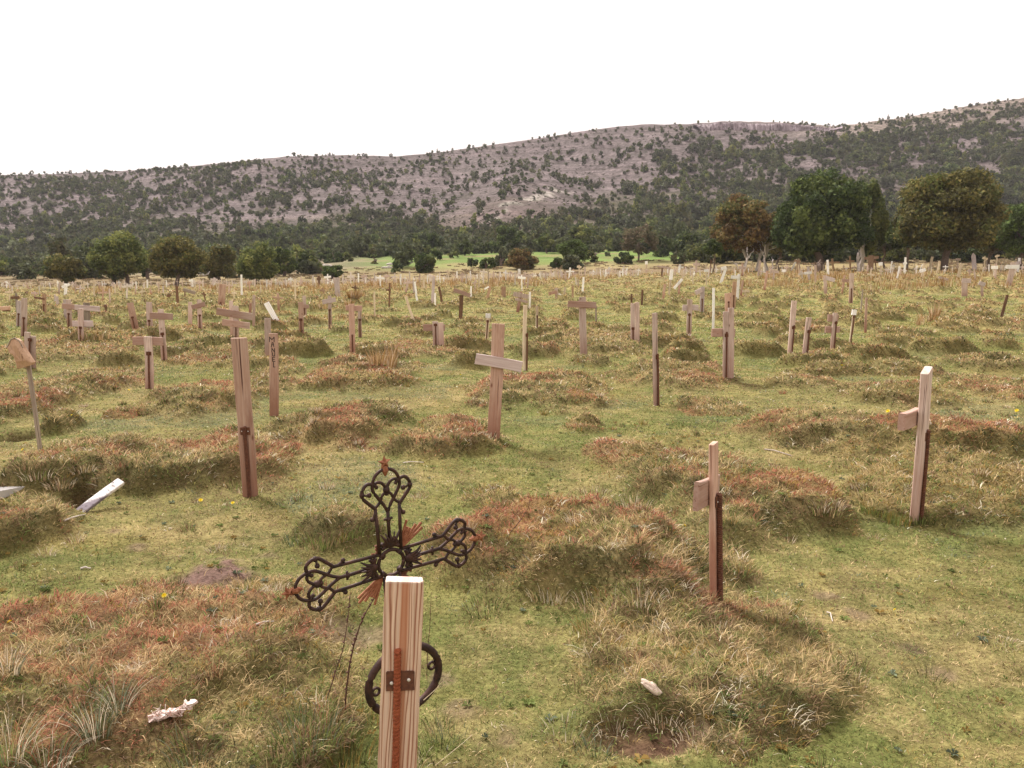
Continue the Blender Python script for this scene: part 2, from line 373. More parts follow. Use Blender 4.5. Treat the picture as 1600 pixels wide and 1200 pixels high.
# ------------------------------------------------------------------ ground sheet
def build_ground():
    az=np.concatenate([np.linspace(-PI,-.86,40,endpoint=False),np.arange(-.86,.86,.0034),np.linspace(.86,PI,41)])
    rr=[.0]
    rr+=list(np.exp(np.arange(math.log(.7),math.log(1500.),.0058)))
    rr=np.array(rr);nr=len(rr);na=len(az)
    ks=int(np.argmin(np.abs(rr-300)))
    R,A=np.meshgrid(rr,az,indexing='ij');X=R*np.sin(A);Y=R*np.cos(A)
    Z,m,red,dk,hole,bare,h=Zf(X,Y,True)
    # slope toward the viewer
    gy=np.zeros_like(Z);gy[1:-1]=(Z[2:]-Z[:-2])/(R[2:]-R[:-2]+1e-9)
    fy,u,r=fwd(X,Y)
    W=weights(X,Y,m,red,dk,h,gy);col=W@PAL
    soil=C(.165,.105,.092)*(.7+.6*fbm(X*7,Y*7,81,3))[...,None]
    bb=np.maximum(bare,0)[...,None];col=col*(1-bb)+soil*bb
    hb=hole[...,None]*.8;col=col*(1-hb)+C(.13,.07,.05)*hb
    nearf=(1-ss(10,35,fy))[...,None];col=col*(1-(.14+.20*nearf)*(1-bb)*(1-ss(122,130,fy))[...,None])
    # farther ground: brown scrub rim, green meadow, foot of the hill
    n=fbm(X/9,Y/9,91,4)[...,None];n2=fbm(X/30,Y/12,92,3)[...,None]
    strawb=(ss(60,85,fy)*(1-ss(118,128,fy)))[...,None]*ss(.42,.6,fbm(X/6,Y/3,93,3))[...,None]
    col=col*(1-.6*strawb)+C(.27,.22,.125)*.6*strawb
    rim=(ss(118,130,fy)*(1-ss(158,185,fy)))[...,None]
    col=col*(1-rim)+(C(.17,.12,.075)*(1-n2)+C(.28,.23,.12)*n2)*(.6+.8*n)*rim
    mead=ss(150,185,fy)[...,None]
    side=(ss(-.26,-.12,u)*(1-ss(.22,.28,u)))[...,None]
    gm=(C(.140,.200,.058)*(.6+.8*n2)*(1-ss(.5,.68,n))+C(.21,.19,.09)*ss(.5,.68,n))
    sc=C(.19,.155,.115)*(.6+.8*n)
    col=col*(1-mead)+(gm*side+sc*(1-side))*mead
    foot=ss(268,300,fy+(n2[...,0]-.5)*60)[...,None]
    t=np.clip((fy-330)/(RIDGE-330),0,1)
    rock=C(.205,.168,.172);low=C(.115,.105,.070);gl=ss(.22,.55,t+(n2[...,0]-.5)*.5)[...,None]
    hc=low*(1-gl)+rock*.92*gl
    pk=(np.exp(-((u+.02)/.10)**2-((t-.30)/.14)**2))[...,None]
    hc=hc*(1-pk)+C(.19,.145,.14)*pk
    # pale scree running diagonally
    dd=np.abs((t-.30)-(u+.02)*2.6-.07*(fbm(X/15,Y/15,97,3)-.5)*2)
    scr=((1-ss(.012,.05,dd))*ss(-.09,-.05,u)*(1-ss(.07,.11,u))*ss(.42,.55,fbm(X/10,Y/10,98,3)))[...,None]
    hc=hc*(1-scr)+C(.42,.38,.35)*scr
    grz=(ss(.80,.95,t)*ss(.25,.45,u))[...,None]*.45
    hc=hc*(1-grz)+C(.40,.33,.27)*grz
    col=col*(1-foot)+hc*foot
    V=np.stack([X,Y,Z],-1)
    def sheet(name,k0,k1,mt,**kw):
        v=V[k0:k1].reshape(-1,3);c=col[k0:k1].reshape(-1,3);n_=k1-k0
        i=np.arange(n_-1)[:,None]*na+np.arange(na-1)[None,:]
        f=np.stack([i,i+na,i+na+1,i+1],-1).reshape(-1,4)[:, ::-1].ravel()
        me=np_mesh(name,v,f,4,np.clip(c,0.004,.9),True)
        return ob(name,me,mt,**kw)
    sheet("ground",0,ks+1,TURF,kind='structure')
    sheet("hills",ks,nr,HILLM,kind='structure')
build_ground()

# limestone cliff band just under the crest
def build_cliff():
    n=360;k=16;vs=[];us=np.linspace(.222,.405,n)
    x0=us*(RIDGE-26);
    top=[];
    V=np.zeros((k,n,3))
    for j in range(k):
        f=j/(k-1)
        fy=RIDGE-22-6*(1-f)
        zc=H+fy*Tn(np.interp(us,SKU,SKY)+1.5)
        hh=(17+6*(fbm(us*60,us*0,7,2)-.5))*ss(.222,.25,us)*(1-ss(.33,.405,us)*.75)
        dpt=(fbm(us*420,us*0+f*1.2,11,3)-.5)*6+(fbm(us*70,us*0+f*4,12,3)-.5)*7
        dpt=dpt-3.5*(vn(us*300,us*0+f*.7,15)>.82)*-1
        yy=fy+dpt*(1-.2*f)
        V[j,:,0]=us*yy;V[j,:,1]=yy;V[j,:,2]=zc-hh*(1-f)-.5+ (fbm(us*200,us*0+3,13,2)-.5)*1.2*(j==k-1)
    back=V[-1].copy();back[:,1]+=22;back[:,0]=us*back[:,1];back[:,2]-=3
    V=np.concatenate([V,back[None]],0);kk=k+1
    i=np.arange(kk-1)[:,None]*n+np.arange(n-1)[None,:]
    f=np.stack([i,i+1,i+n+1,i+n],-1).reshape(-1)
    m,nt,b=mat("cliff limestone");g=N(nt,"ShaderNodeNewGeometry");mp=N(nt,"ShaderNodeMapping");mp.inputs["Scale"].default_value=(.5,.5,.09);L(nt,g.outputs["Position"],mp.inputs[0])
    nn=noise(nt,mp.outputs[0],1,5,.7);r=ramp(nt,nn.outputs[0],[(.36,(.10,.08,.08)),(.46,(.28,.225,.24)),(.7,(.38,.31,.33))]);L(nt,r.outputs[0],b.inputs["Base Color"]);b.inputs["Roughness"].default_value=.95
    bump(nt,b,nn.outputs[0],1,.8)
    ob("cliff",np_mesh("cliff",V.reshape(-1,3),f,4),m,kind='structure')
build_cliff()

# ------------------------------------------------------------------ grass blades
def blades_mesh(P,Lh,wd,lean,cols,tipc,rng,up=.75):
    n=len(P)
    ang=rng.uniform(0,2*PI,n);sd=np.stack([np.cos(ang),np.sin(ang),np.zeros(n)],-1)*(wd/2)[:,None]
    d=np.stack([lean[:,0],lean[:,1],np.full(n,up)],-1);d/=np.linalg.norm(d,axis=1)[:,None]
    d2=np.stack([lean[:,0]*1.9,lean[:,1]*1.9,np.full(n,up*.45)],-1);d2/=np.linalg.norm(d2,axis=1)[:,None]
    M=P+d*(Lh*.55)[:,None];Tt=M+d2*(Lh*.5)[:,None]
    V=np.stack([P-sd,P+sd,M+sd*.85,M-sd*.85,Tt],1).reshape(-1,3)
    b=np.arange(n)[:,None]*5
    Fc=(b+np.array([0,1,2,0,2,3,3,2,4])[None,:]).ravel()
    c=np.stack([cols,cols,cols,cols,tipc],1).reshape(-1,3)
    return V,Fc,c
def build_grass():
    rng=np.random.default_rng(5)
    N0=1950000
    # distance law: number density falls with distance
    y0,y1=1.3,123.;e=.34
    q=rng.random(N0);fy=(y0**e+q*(y1**e-y0**e))**(1/e)
    x=rng.uniform(-.80,.80,N0)*(fy+1.9);y=fy
    z,m,red,dk,hole,bare,h=Zf(x,y,True)
    ep=.03+.004*fy
    zx=(Zb(x+ep,y)+mounds(x+ep,y)[0]-Zb(x-ep,y)-mounds(x-ep,y)[0])/(2*ep)
    zy=(Zb(x,y+ep)+mounds(x,y+ep)[0]-Zb(x,y-ep)-mounds(x,y-ep)[0])/(2*ep)
    keep=(rng.random(N0)>bare*.97)&(rng.random(N0)>hole*.8)&(rng.random(N0)<.62+.5*m+.25*fbm(x*3,y*3,55,2))
    x,y,z,m,red,dk,h,zx,zy,fy=[a[keep] for a in (x,y,z,m,red,dk,h,zx,zy,fy)];n=len(x)
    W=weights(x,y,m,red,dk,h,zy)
    cw=np.cumsum(W,-1);r=rng.random(n)
    clump=_h(np.floor(x*14+3*fbm(x*4,y*4,8,2)),np.floor(y*14),5)   # neighbours share a colour
    r=np.where(rng.random(n)<.55,clump,r)
    k=(r[:,None]>cw).sum(-1).clip(0,8)
    col=PAL[k]*(.42+1.15*rng.random(n))[:,None]
    tip=col*(1.05)+.12*(C(.5,.4,.25)-col)*(rng.random(n)<.6)[:,None]
    tus=ss(.56,.72,fbm(x*1.5,y*1.5,56,3))
    side=m*ss(.1,.6,np.hypot(zx,zy))
    Lh=(.014+.020*rng.random(n))*(1-m)+m*(.018+.036*rng.random(n)**1.3)+tus*.020*rng.random(n)+side*.028*rng.random(n)
    Lh=Lh*(1+.5*ss(6,30,fy)+.4*m*ss(8,30,fy))
    lf=(rng.random(n)<.28)&(m<.5);Lh=np.where(lf,Lh*.6,Lh)
    k7=(k==7)|(k==2);Lh=np.where(k7&(m>.3),Lh*1.35,Lh)
    a=rng.uniform(0,2*PI,n);s=rng.uniform(.25,1.15,n)
    swirl=(fbm(x*1.6,y*1.6,57,2)-.5)*9
    s=np.where(lf,s*2.2,s)
    lean=np.stack([np.cos(a)*s-zx*.8+.2*np.cos(swirl),np.sin(a)*s-zy*.8+.2*np.sin(swirl)-.1],-1)
    wd=np.maximum(.0019+.0016*rng.random(n),.00105*fy*(.6+.6*rng.random(n))*(1+.6*ss(40,110,fy)))
    wd=np.where(lf,wd*2.2,wd)
    P=np.stack([x,y,z-.004],-1)
    V,Fc,c=blades_mesh(P,Lh,wd,lean,col,tip,rng)
    me=np_mesh("grass",V,Fc,3,np.clip(c,.005,.9));ob("grass",me,GRASSM,kind='stuff',label='short green and tan turf with reddish longer grass on the grave mounds')
build_grass()

# tall tufts
def tuft(rng,x,y,z,n,L0,col,spread,up,wd,out):
    a=rng.uniform(0,2*PI,n);rad=np.sqrt(rng.random(n))*spread
    P=np.stack([x+np.cos(a)*rad,y+np.sin(a)*rad,np.full(n,z)],-1)
    ln=np.stack([np.cos(a)*rad/spread*out+rng.normal(0,.12,n),np.sin(a)*rad/spread*out+rng.normal(0,.12,n)],-1)
    cols=PAL[np.asarray(col)[rng.integers(0,len(col),n)]]*(.7+.6*rng.random(n))[:,None]
    return P,L0*(.55+.6*rng.random(n)),np.full(n,wd)*(.7+.6*rng.random(n)),ln,cols,up
def build_tufts():
    rng=np.random.default_rng(11)
    def coll(lst):
        P=np.concatenate([t[0] for t in lst]);Lh=np.concatenate([t[1] for t in lst]);w=np.concatenate([t[2] for t in lst])
        ln=np.concatenate([t[3] for t in lst]);c=np.concatenate([t[4] for t in lst])
        # finely curved blades: 4 segments
        n=len(P);a=rng.uniform(0,2*PI,n);sd=np.stack([np.cos(a),np.sin(a),np.zeros(n)],-1)
        S=5;rows=[];p=P.copy()
        for k in range(S):
            f=k/(S-1);ww=w*(1-f**1.6)*.5+.0002
            rows.append(p-sd*ww[:,None]);rows.append(p+sd*ww[:,None])
            d=np.stack([ln[:,0]*(.35+1.3*f),ln[:,1]*(.35+1.3*f),np.maximum(1-.95*f*np.clip(np.hypot(ln[:,0],ln[:,1]),0,1.4),-.4)],-1)
            d/=np.linalg.norm(d,axis=1)[:,None];p=p+d*(Lh/(S-1))[:,None]
        V=np.stack(rows,1).reshape(-1,3);b=np.arange(n)[:,None]*(2*S)
        q=np.concatenate([np.array([0,1,3,2])+2*k for k in range(S-1)])
        Fc=(b+q[None]).ravel();cc=np.repeat(c,2*S,axis=0);return V,Fc,cc
    lst=[]
    def at(px,py): 
        yy=hit(px,py,False,60);return ray(px,py)[0]*yy,yy,float(Zf(np.array([ray(px,py)[0]*yy]),np.array([yy]))[0])-.01
    for (px,py,n,L0,col,sp,out) in [(10,1180,200,.17,(7,8,0,2),.08,.9),(75,1195,150,.14,(7,8,3),.07,.9),(150,1150,120,.19,(8,8,7,5),.05,.8),(185,1110,90,.17,(8,7),.04,.9),(130,1050,60,.12,(8,2),.03,.8),
        (10,1050,110,.14,(7,2,8),.05,.9),(300,1175,260,.14,(5,0,8,6),.09,.8),(480,1150,420,.15,(5,0,0,8),.13,.7),(540,1185,260,.16,(0,5,4),.09,.6),(430,1190,200,.13,(0,5,2),.09,.7),(580,1120,150,.12,(0,4,0),.07,.6),
        (920,985,200,.12,(4,0,2),.06,.8),(1000,935,260,.13,(7,2,6,0),.11,.8),(930,945,240,.12,(7,2,6,5),.11,.8),(860,930,240,.11,(7,2,6,5),.11,.8),(760,950,260,.12,(5,0,6,2),.12,.8),(1120,985,120,.10,(2,7),.06,.6),
        (700,1150,120,.11,(0,8,2),.08,.8),(1405,815,240,.12,(0,0,4),.09,.4),(1440,815,200,.11,(0,5),.08,.4),(1370,800,220,.10,(0,4,0),.1,.5),(1290,800,200,.1,(5,0,6,2),.1,.6),
        (390,768,160,.11,(2,0,7,4),.09,.5),(370,760,120,.10,(2,5,0),.08,.5),(60,745,260,.13,(5,6,7,0),.12,.7),(40,730,160,.11,(5,6,2),.09,.7),(95,760,200,.13,(6,5,7,2),.10,.9),(130,735,160,.10,(2,6,7),.10,.9),
        (500,850,260,.13,(5,0,0,6),.12,.6),(465,845,160,.11,(5,0,8),.09,.7),(545,835,160,.1,(0,0,5),.09,.6),(1130,810,200,.11,(5,6,0,2),.12,.7),(990,790,240,.11,(5,6,7,0),.13,.7),(930,770,160,.1,(0,6,7),.12,.7),
        (885,1150,170,.10,(7,8,6,5),.1,.9),(960,1130,170,.10,(7,6,7,0),.1,.9),(1040,1120,170,.09,(7,6,7),.1,.9),(1090,1150,170,.09,(7,2,7,0),.1,.9),(930,1180,120,.1,(8,5),.07,.9),(645,1190,90,.1,(7,2),.05,.8),(680,1180,100,.12,(0,5),.06,.7),(760,680,120,.1,(5,2,7),.1,.5)]:
        x,y,z=at(px,py);kk=1 if px<300 and py>1040 else .68
        lst.append(tuft(rng,x,y,z,int(n*.7),L0*kk*.9,col,sp,1,.0024*max(1,y/3),out))
    # random tufts on near mounds
    cand=0
    while cand<420:
        fy=rng.uniform(1.9,13)**1;uu=rng.uniform(-.74,.74);xx=uu*fy
        z,m,red,dk,ho,ba,h=Zf(np.array([xx]),np.array([fy]),True)
        cand+=1
        if m[0]<.45 and rng.random()<.75: continue
        c=[(2,7,6),(0,5,6),(4,2,0),(5,6,0),(3,2,6)][rng.integers(0,5)]
        lst.append(tuft(rng,xx,fy,float(z[0])-.008,int(rng.integers(30,80)),rng.uniform(.045,.085),c,rng.uniform(.03,.07),1,.0026*max(1,fy/4),rng.uniform(.5,1.1)))
    V,Fc,cc=coll(lst);ob("tall_grass",np_mesh("tall_grass",V,Fc,4,np.clip(cc,.005,.9)),GRASSM,kind='stuff',label='longer tufts of drooping grass on the mounds')
    # straw
    lst=[];ST=(2,2,7,4)
    for (px,py,n,L0,sp) in [(604,585,230,.55,.20),(612,580,120,.65,.14),(590,592,120,.35,.22),(552,474,300,.75,.45),(563,470,200,.9,.35),(545,480,160,.6,.4),(1462,502,120,.75,.3),(1450,505,60,.6,.4),(520,500,90,.4,.6),(500,488,60,.4,.5),(150,545,80,.3,.5),(1436,508,40,.5,.2)]:
        yy=hit(px,py,True,90);x=ray(px,py)[0]*yy;z=float(Zf(np.array([x]),np.array([yy]))[0])
        lst.append(tuft(rng,x,yy,z-.02,int(n*.55),L0*.78,ST,sp*.7,1,.0010*yy,.4))
    for i in range(900):
        fy=rng.uniform(52,119);px=rng.uniform(-60,1660);uu=(px-800)/F
        f=float(fbm(np.array([uu*fy/7]),np.array([fy/5]),93,3)[0])
        on=(px>1130 and 55<fy<100) or (300<px<960 and fy>72) or (rng.random()<.12)
        if not on or f<.40: continue
        x=uu*fy;z=float(Zf(np.array([x]),np.array([fy]))[0])
        lst.append(tuft(rng,x,fy,z-.03,int(rng.integers(25,60)),rng.uniform(.3,.75),ST,rng.uniform(.5,1.4),1,.00085*fy,.3))
    V,Fc,cc=coll(lst);ob("dry_grass",np_mesh("dry_grass",V,Fc,4,np.clip(cc*C(.80,.70,.62),.005,.9)),GRASSM,kind='stuff',label='tall straw coloured dry grass standing in patches among the crosses')
build_tufts()

# ------------------------------------------------------------------ solid helpers
def loft(rings,cap=True):
    vs=[];fs=[];n=len(rings[0])
    for r in rings:vs+=list(r)
    for k in range(len(rings)-1):
        for i in range(n):
            j=(i+1)%n;fs.append((k*n+i,k*n+j,(k+1)*n+j,(k+1)*n+i))
    if cap:
        fs.append(tuple(range(n-1,-1,-1)));fs.append(tuple((len(rings)-1)*n+i for i in range(n)))
    return vs,fs
def join(parts):
    V=[];Fs=[]
    for v,f in parts:
        o=len(V);V+=list(v);Fs+=[tuple(i+o for i in q) for q in f]
    return V,Fs
def board(L0,w,t,seed=0,top='flat',taper=0,below=.12,bend=.012,rough=.0025,slant=0,half=False,seg=None):
    """sawn board standing along local z, face toward local -y; z=0 at the ground"""
    rng=random.Random(seed);seg=seg or max(3,int(L0/.12));c=min(w,t)*.09+.0015
    rings=[];b1=rng.uniform(-bend,bend);b2=rng.uniform(-bend,bend)*.6
    for k in range(seg+1):
        f=k/seg;z=-below+(L0+below)*f
        ww=w*(1-taper*f)*(1+rng.uniform(-1,1)*rough/w);tt=t*(1+rng.uniform(-1,1)*rough/t*.6)
        ox=b1*math.sin(f*PI)+rng.uniform(-1,1)*rough*.4;oy=b2*math.sin(f*PI)
        hw,ht=ww/2,tt/2
        if half: pts=[(-hw,ht),(-hw,ht*.1),(-hw*.8,-ht*.62),(-hw*.4,-ht),(hw*.4,-ht),(hw*.8,-ht*.62),(hw,ht*.1),(hw,ht)]
        else: pts=[(-hw,ht-c),(-hw,-ht+c),(-hw+c,-ht),(hw-c,-ht),(hw,-ht+c),(hw,ht-c),(hw-c,ht),(-hw+c,ht)]
        ring=[]
        for (px,py) in pts:
            zz=z
            if k==seg:
                zz+=slant*px/(w/2)
                if top=='rough': zz+=rng.uniform(-.012,.012)
            ring.append((px+ox,py+oy,zz))
        rings.append(ring)
    if top=='flat': # tiny chamfer so the end grain edge catches light
        last=rings[-1];cx=sum(p[0] for p in last)/8;cy=sum(p[1] for p in last)/8
        rings[-1]=[(p[0],p[1],p[2]-.003) for p in last];rings.append([(cx+(p[0]-cx)*.95,cy+(p[1]-cy)*.9,p[2]) for p in last])
    if top=='point':
        last=rings[-1];cx=sum(p[0] for p in last)/8;cy=sum(p[1] for p in last)/8
        rings.append([(cx+(p[0]-cx)*.15,cy+(p[1]-cy)*.3,p[2]+w*.7) for p in last])
    return loft(rings)
def tube(pts,r,n=8,r2=None,flat=1.0,ax=None):
    """tube along a polyline; r may taper to r2"""
    pts=[Vector(p) for p in pts];rings=[];m=len(pts)
    for k,p in enumerate(pts):
        d=(pts[min(k+1,m-1)]-pts[max(k-1,0)]).normalized()
        a=Vector(ax) if ax is not None else (Vector((0,0,1)) if abs(d.z)<.9 else Vector((0,1,0)))
        s=d.cross(a);s=s.normalized() if s.length>1e-6 else Vector((1,0,0));q=s.cross(d).normalized()
        rr=r if not isinstance(r,(list,tuple)) else r[k]
        if r2 is not None: rr=r+(r2-r)*k/(m-1)
        rings.append([tuple(p+s*rr*math.cos(2*PI*i/n)+q*rr*flat*math.sin(2*PI*i/n)) for i in range(n)])
    return loft(rings)
def rebar_geo(L0,r,below=.12,ribs=False):
    if not ribs: return tube([(0,0,-below),(0,0,L0*.5),(0,0,L0)],r,7)
    pts=[];rs=[];z=-below
    while z<L0:
        pts+=[(0,0,z),(0,0,z+.0042),(0,0,z+.0056),(0,0,z+.0098)];rs+=[r*.86,r*.86,r*1.12,r*1.12];z+=.0112
    rings=[]
    for p,rr in zip(pts,rs): rings.append([(rr*math.cos(2*PI*i/12),rr*math.sin(2*PI*i/12),p[2]+.004*math.sin(2*PI*i/12+.4)) for i in range(12)])
    return loft(rings)
def sphere(c,r,n=8,m=5,sc=(1,1,1)):
    rings=[]
    for k in range(m+1):
        a=-PI/2+PI*k/m;rr=max(math.cos(a),.02)*r
        rings.append([(c[0]+rr*math.cos(2*PI*i/n)*sc[0],c[1]+rr*math.sin(2*PI*i/n)*sc[1],c[2]+r*math.sin(a)*sc[2]) for i in range(n)])
    return loft(rings)
def xf(geo,M):
    return [tuple(M@Vector(v)) for v in geo[0]],geo[1]
def put(name,geo,m,parent=None,M=None,smooth=False,**kw):
    me=pyd(name,geo[0],geo[1],smooth);o=ob(name,me,m,parent,**kw)
    if M is not None:o.matrix_local=M
    return o
def frame(xa,za,loc):
    """matrix whose local z runs along za and local x close to xa"""
    z=Vector(za).normalized();x=Vector(xa);x=(x-z*x.dot(z)).normalized();y=z.cross(x)
    return Matrix(((x.x,y.x,z.x,loc[0]),(x.y,y.y,z.y,loc[1]),(x.z,y.z,z.z,loc[2]),(0,0,0,1)))

# ------------------------------------------------------------------ crosses
CR=[]   # records for labels
def cross(xb,yb,xt,yt,W,bars=(),mt='p',yaw=None,rebar=None,label=None,look=None,D=None,top='flat',cap=None,half=False,slant=0,tk=.032,name=None,screw=False,taper=0,strokes=None,rbx=0,twin=None,group='wooden grave crosses across the field',cat=None,braw=False):
    seed=int(xb*7+yb*13+xt)
    rng=random.Random(seed)
    if D is None: D=hit(xb,yb,True,124)
    if D>118: D=min(D,118+rng.uniform(-10,6))
    u0,_=ray(xb,yb);bx=u0*D;bz=float(Zb(np.array([bx]),np.array([D]))[0])
    ut,tt=ray(xt,yt);tx=ut*D;tz=H+tt*D
    base=Vector((bx,D,bz));topv=Vector((tx,D,tz));ax=topv-base;Lt=ax.length;s=D/F
    if yaw is None: yaw=rng.uniform(-9,9)
    ya=D2R(yaw);e=Vector((math.cos(ya),math.sin(ya),0))
    w=max((W*s-tk*abs(math.sin(ya)))/max(math.cos(ya),.3),.03)
    if W*s<.05: tk=min(tk,max(W*s,.012))
    small=(W<5.5 and D>22) or D>50
    M0=frame(e,ax,base)
    nm=name or ('wooden_cross' if bars else 'wooden_stake')
    if cat is None: cat='cross' if 'cross' in nm else ('stake' if 'stake' in nm else 'board')
    rec=dict(x=xb,y=yb,xt=xt,yt=yt,W=W,bars=bars,mt=mt,label=label,look=look,name=nm,D=D,L=Lt)
    barg=[]
    for b in bars:
        xl,yl,xr,yr,hp=b[:5];bm=b[5] if len(b)>5 else mt;front=b[6] if len(b)>6 else 1
        if hp*s<.02: hp=.02/s
        def P(px,py):
            u,t=ray(px,py)
            # meet the yawed vertical plane through the upright's axis
            zz=H+t*D;f=(zz-base.z)/max(ax.z,1e-3);cx=base.x+ax.x*f
            dx=u*D-cx;k=dx/max(math.cos(ya)-u*math.sin(ya),.2)
            p=Vector((cx,D,0))+e*k;p.z=H+t*p.y;return p
        A=P(xl,yl);B=P(xr,yr);bt=tk*.9
        nrm=Vector((math.sin(ya),-math.cos(ya),0))
        off=nrm*(front*(tk/2+bt/2+.001))
        mid=(A+B)/2+off;Lb=(B-A).length
        if abs(yaw)>30: off=off*1.0
        g=board(Lb,hp*s,bt,seed+3,below=0,bend=.005,top='flat')
        g=([(v[0],v[1],v[2]-Lb/2) for v in g[0]],g[1])
        Mb=frame(nrm.cross((B-A)).normalized(),B-A,mid)
        barg.append((g,Mb,MW[bm] if isinstance(bm,str) else bm))
    ug=board(Lt,w,tk,seed,top=top,half=half,slant=slant,taper=taper,rough=.004 if W>5 else .008,below=.15 if D<40 else .4)
    if twin: # a second board strapped alongside
        g2=board(Lt*twin[2],twin[0]*s,tk,seed+9,top='flat');g2=([(v[0]+twin[1]*s,v[1],v[2]) for v in g2[0]],g2[1])
    M=MW[mt]
    if small:
        parts=[xf(ug,M0)]+[xf(g,Mb) for g,Mb,_ in barg]
        Mi=Matrix.Translation(base).inverted()
        parts=[xf(p,Mi) for p in parts];g=join(parts)
        o=put(nm,g,M,None,Matrix.Translation(base))
        if barg:
            me=o.data;mts=[M]
            n0=len(parts[0][1]);k=n0
            for (gg,Mb,mm) in barg:
                if mm not in mts: mts.append(mm);me.materials.append(mm)
                for i in range(k,k+len(gg[1])): me.polygons[i].material_index=mts.index(mm)
                k+=len(gg[1])
        if cap:
            cg=board(cap[0]*s,cap[1]*s,tk*1.4,seed,below=0);o2=put('cap',cg,W_WHITE,o,Matrix.Translation(-base)@M0@Matrix.Translation((0,0,Lt-cap[0]*s)))
    else:
        o=bpy.data.objects.new(nm,None);LINK(o);o.empty_display_size=.2;o.location=base
        Mi=Matrix.Translation(-base)
        put('upright',ug,M,o,Mi@M0)
        if twin: put('second_board',g2,M,o,Mi@M0)
        for g,Mb,mm in barg: put('crossbar',g,mm,o,Mi@Mb)
        if rebar is None: rebar=(.42+.15*rng.random())
        if rebar:
            r=.013 if D<8 else max(.014,.55*D/788)
            rl=rebar*Lt;My=Mi@M0@Matrix.Translation((rbx*s if rbx else rng.uniform(-.15,.15)*w,-tk/2-r,0))
            put('rebar_stake',rebar_geo(rl,r,ribs=D<6),RUST,o,My,smooth=False)
            bw=min(w*.75,.075);pg=board(.055,bw,.006,seed,below=0,bend=0,rough=0)
            bo=put('bracket',pg,RUST,o,My@Matrix.Translation((0,r-.004,rl*.90)))
            if screw:
                for sx in (-1,1): put('screw',sphere((sx*bw*.32,-.005,.027),.0045,8,4,(1,.5,1)),SCREW,bo)
        if cap:
            cg=board(cap[0]*s,cap[1]*s,tk*1.4,seed,below=0);put('cap',cg,W_WHITE,o,Mi@M0@Matrix.Translation((0,0,Lt-cap[0]*s)))
        if strokes:
            kind,segs,top_s,hgt,wid,mm=strokes
            put('lettering',segs(w,Lt,tk),mm,o,Mi@M0)
    o['category']=cat;o['group']=group
    rec['o']=o;CR.append(rec)
    return o,M0,Lt,w

def stroke_geo(segs,y,th):
    parts=[]
    for (x0,z0,x1,z1) in segs:
        a=Vector((x0,y,z0));b=Vector((x1,y,z1));d=b-a
        if d.length<1e-5: continue
        d.normalize();a=a-d*th*.4;b=b+d*th*.4
        p=Vector((0,-1,0)).cross(d)*(th/2)
        q=Vector((0,-.0012,0))
        parts.append(([tuple(v) for v in (a-p,b-p,b+p,a+p,a-p+q,b-p+q,b+p+q,a+p+q)],[(0,1,2,3),(7,6,5,4),(0,4,5,1),(1,5,6,2),(2,6,7,3),(3,7,4,0)]))
    return join(parts)
GLY={'M':[(0,0,0,1),(0,1,.5,.45),(.5,.45,1,1),(1,1,1,0)],'A':[(0,0,.35,1),(.35,1,.7,.9),(.7,.9,.9,0),(.15,.45,.85,.45)],
'N':[(0,0,.05,1),(.05,1,.9,0),(.9,0,.95,1)],'U':[(0,1,.05,.1),(.05,.1,.8,.1),(.8,.1,.85,1)],'E':[(0,0,0,1),(0,1,.85,1),(0,.5,.7,.5),(0,0,.9,0)],'L':[(.1,1,.1,0),(.1,0,.85,.05)]}
def manuel(w,Lt,tk):
    segs=[];px=7.98/F
    tops=[(.30,527,534.5,7),(.42,535.5,542,4.5),(.48,544.5,550.5,4.5),(.55,551.5,557,4),(.55,558.5,565,4),(.60,566.5,574,3.4)]
    Y0=hit(428,650,True);s=Y0/F
    for ch,(fx,a,b,ww) in zip("MANUEL",tops):
        zt=Lt-(a-521.5)*s;zb=Lt-(b-521.5)*s;x0=(fx-.5)*w-ww*s*.35
        for g in GLY[ch]: segs.append((x0+g[0]*ww*s,zb+g[1]*(zt-zb),x0+g[2]*ww*s,zb+g[3]*(zt-zb)))
    return stroke_geo(segs,-tk/2-.0006,.0082)

# --- hand placed from the photograph: the near ones first
cross(390,774,372,528,25,mt='r',yaw=-4,rebar=.44,tk=.05,half=True,screw=True,top='flat',name='wooden_stake',label='thick reddish half-round post with rusty bracket, at left behind the iron cross',rbx=3)
cross(428,651,427,521,14,mt='r',yaw=2,rebar=0,label='narrow board with MANUEL written down it in black',name='wooden_board',strokes=('v',manuel,0,0,0,INK))
o,M0,Lt,w=cross(770,694,779,506,20,bars=[(743,560,815,573,17,'g')],mt='r',yaw=3,rebar=0,label='reddish cross with tilted grey crossbar lettered in faded dark marks')
cross(1025,633,1023,489,9.5,mt='p',yaw=38,rebar=.56,tk=.03,rbx=2,label='tall slim pinkish stake with rusty rod halfway up its right side')
cross(1117,953,1115,692,21,bars=[(1097,777,1129,762,44,'p',-1)],mt='r',yaw=62,rebar=.70,tk=.028,label='nearest right post seen edge-on with short crossbar sticking out left',screw=True)
cross(1428,822,1448,578,26,bars=[(1422,661,1446,651,26,'p',-1)],mt='p',yaw=50,rebar=.62,tk=.05,slant=.02,label='tall pinkish-grey post at far right leaning right, small block on its left side')
cross(63,706,44,566,7,mt='o',yaw=10,rebar=0,tk=.03,top='flat',name='wooden_stake',label='thin dark stake leaning left, carrying the bark sign')
cross(1133,598,1134,487,10,bars=[(1114,520,1150,520,13,'p',-1)],mt='p',yaw=20,rebar=.72,twin=(10,9.5,1.05),label='broad double-board pink post with crossbar stub to its left',look='')
cross(681,548,680,502,9,bars=[(661,512,695,512,10,'p',-1)],mt='p',yaw=0,rebar=.93,twin=(8,8.5,.95),label='two pale boards joined by a rusty rod, short crossbar behind near top')
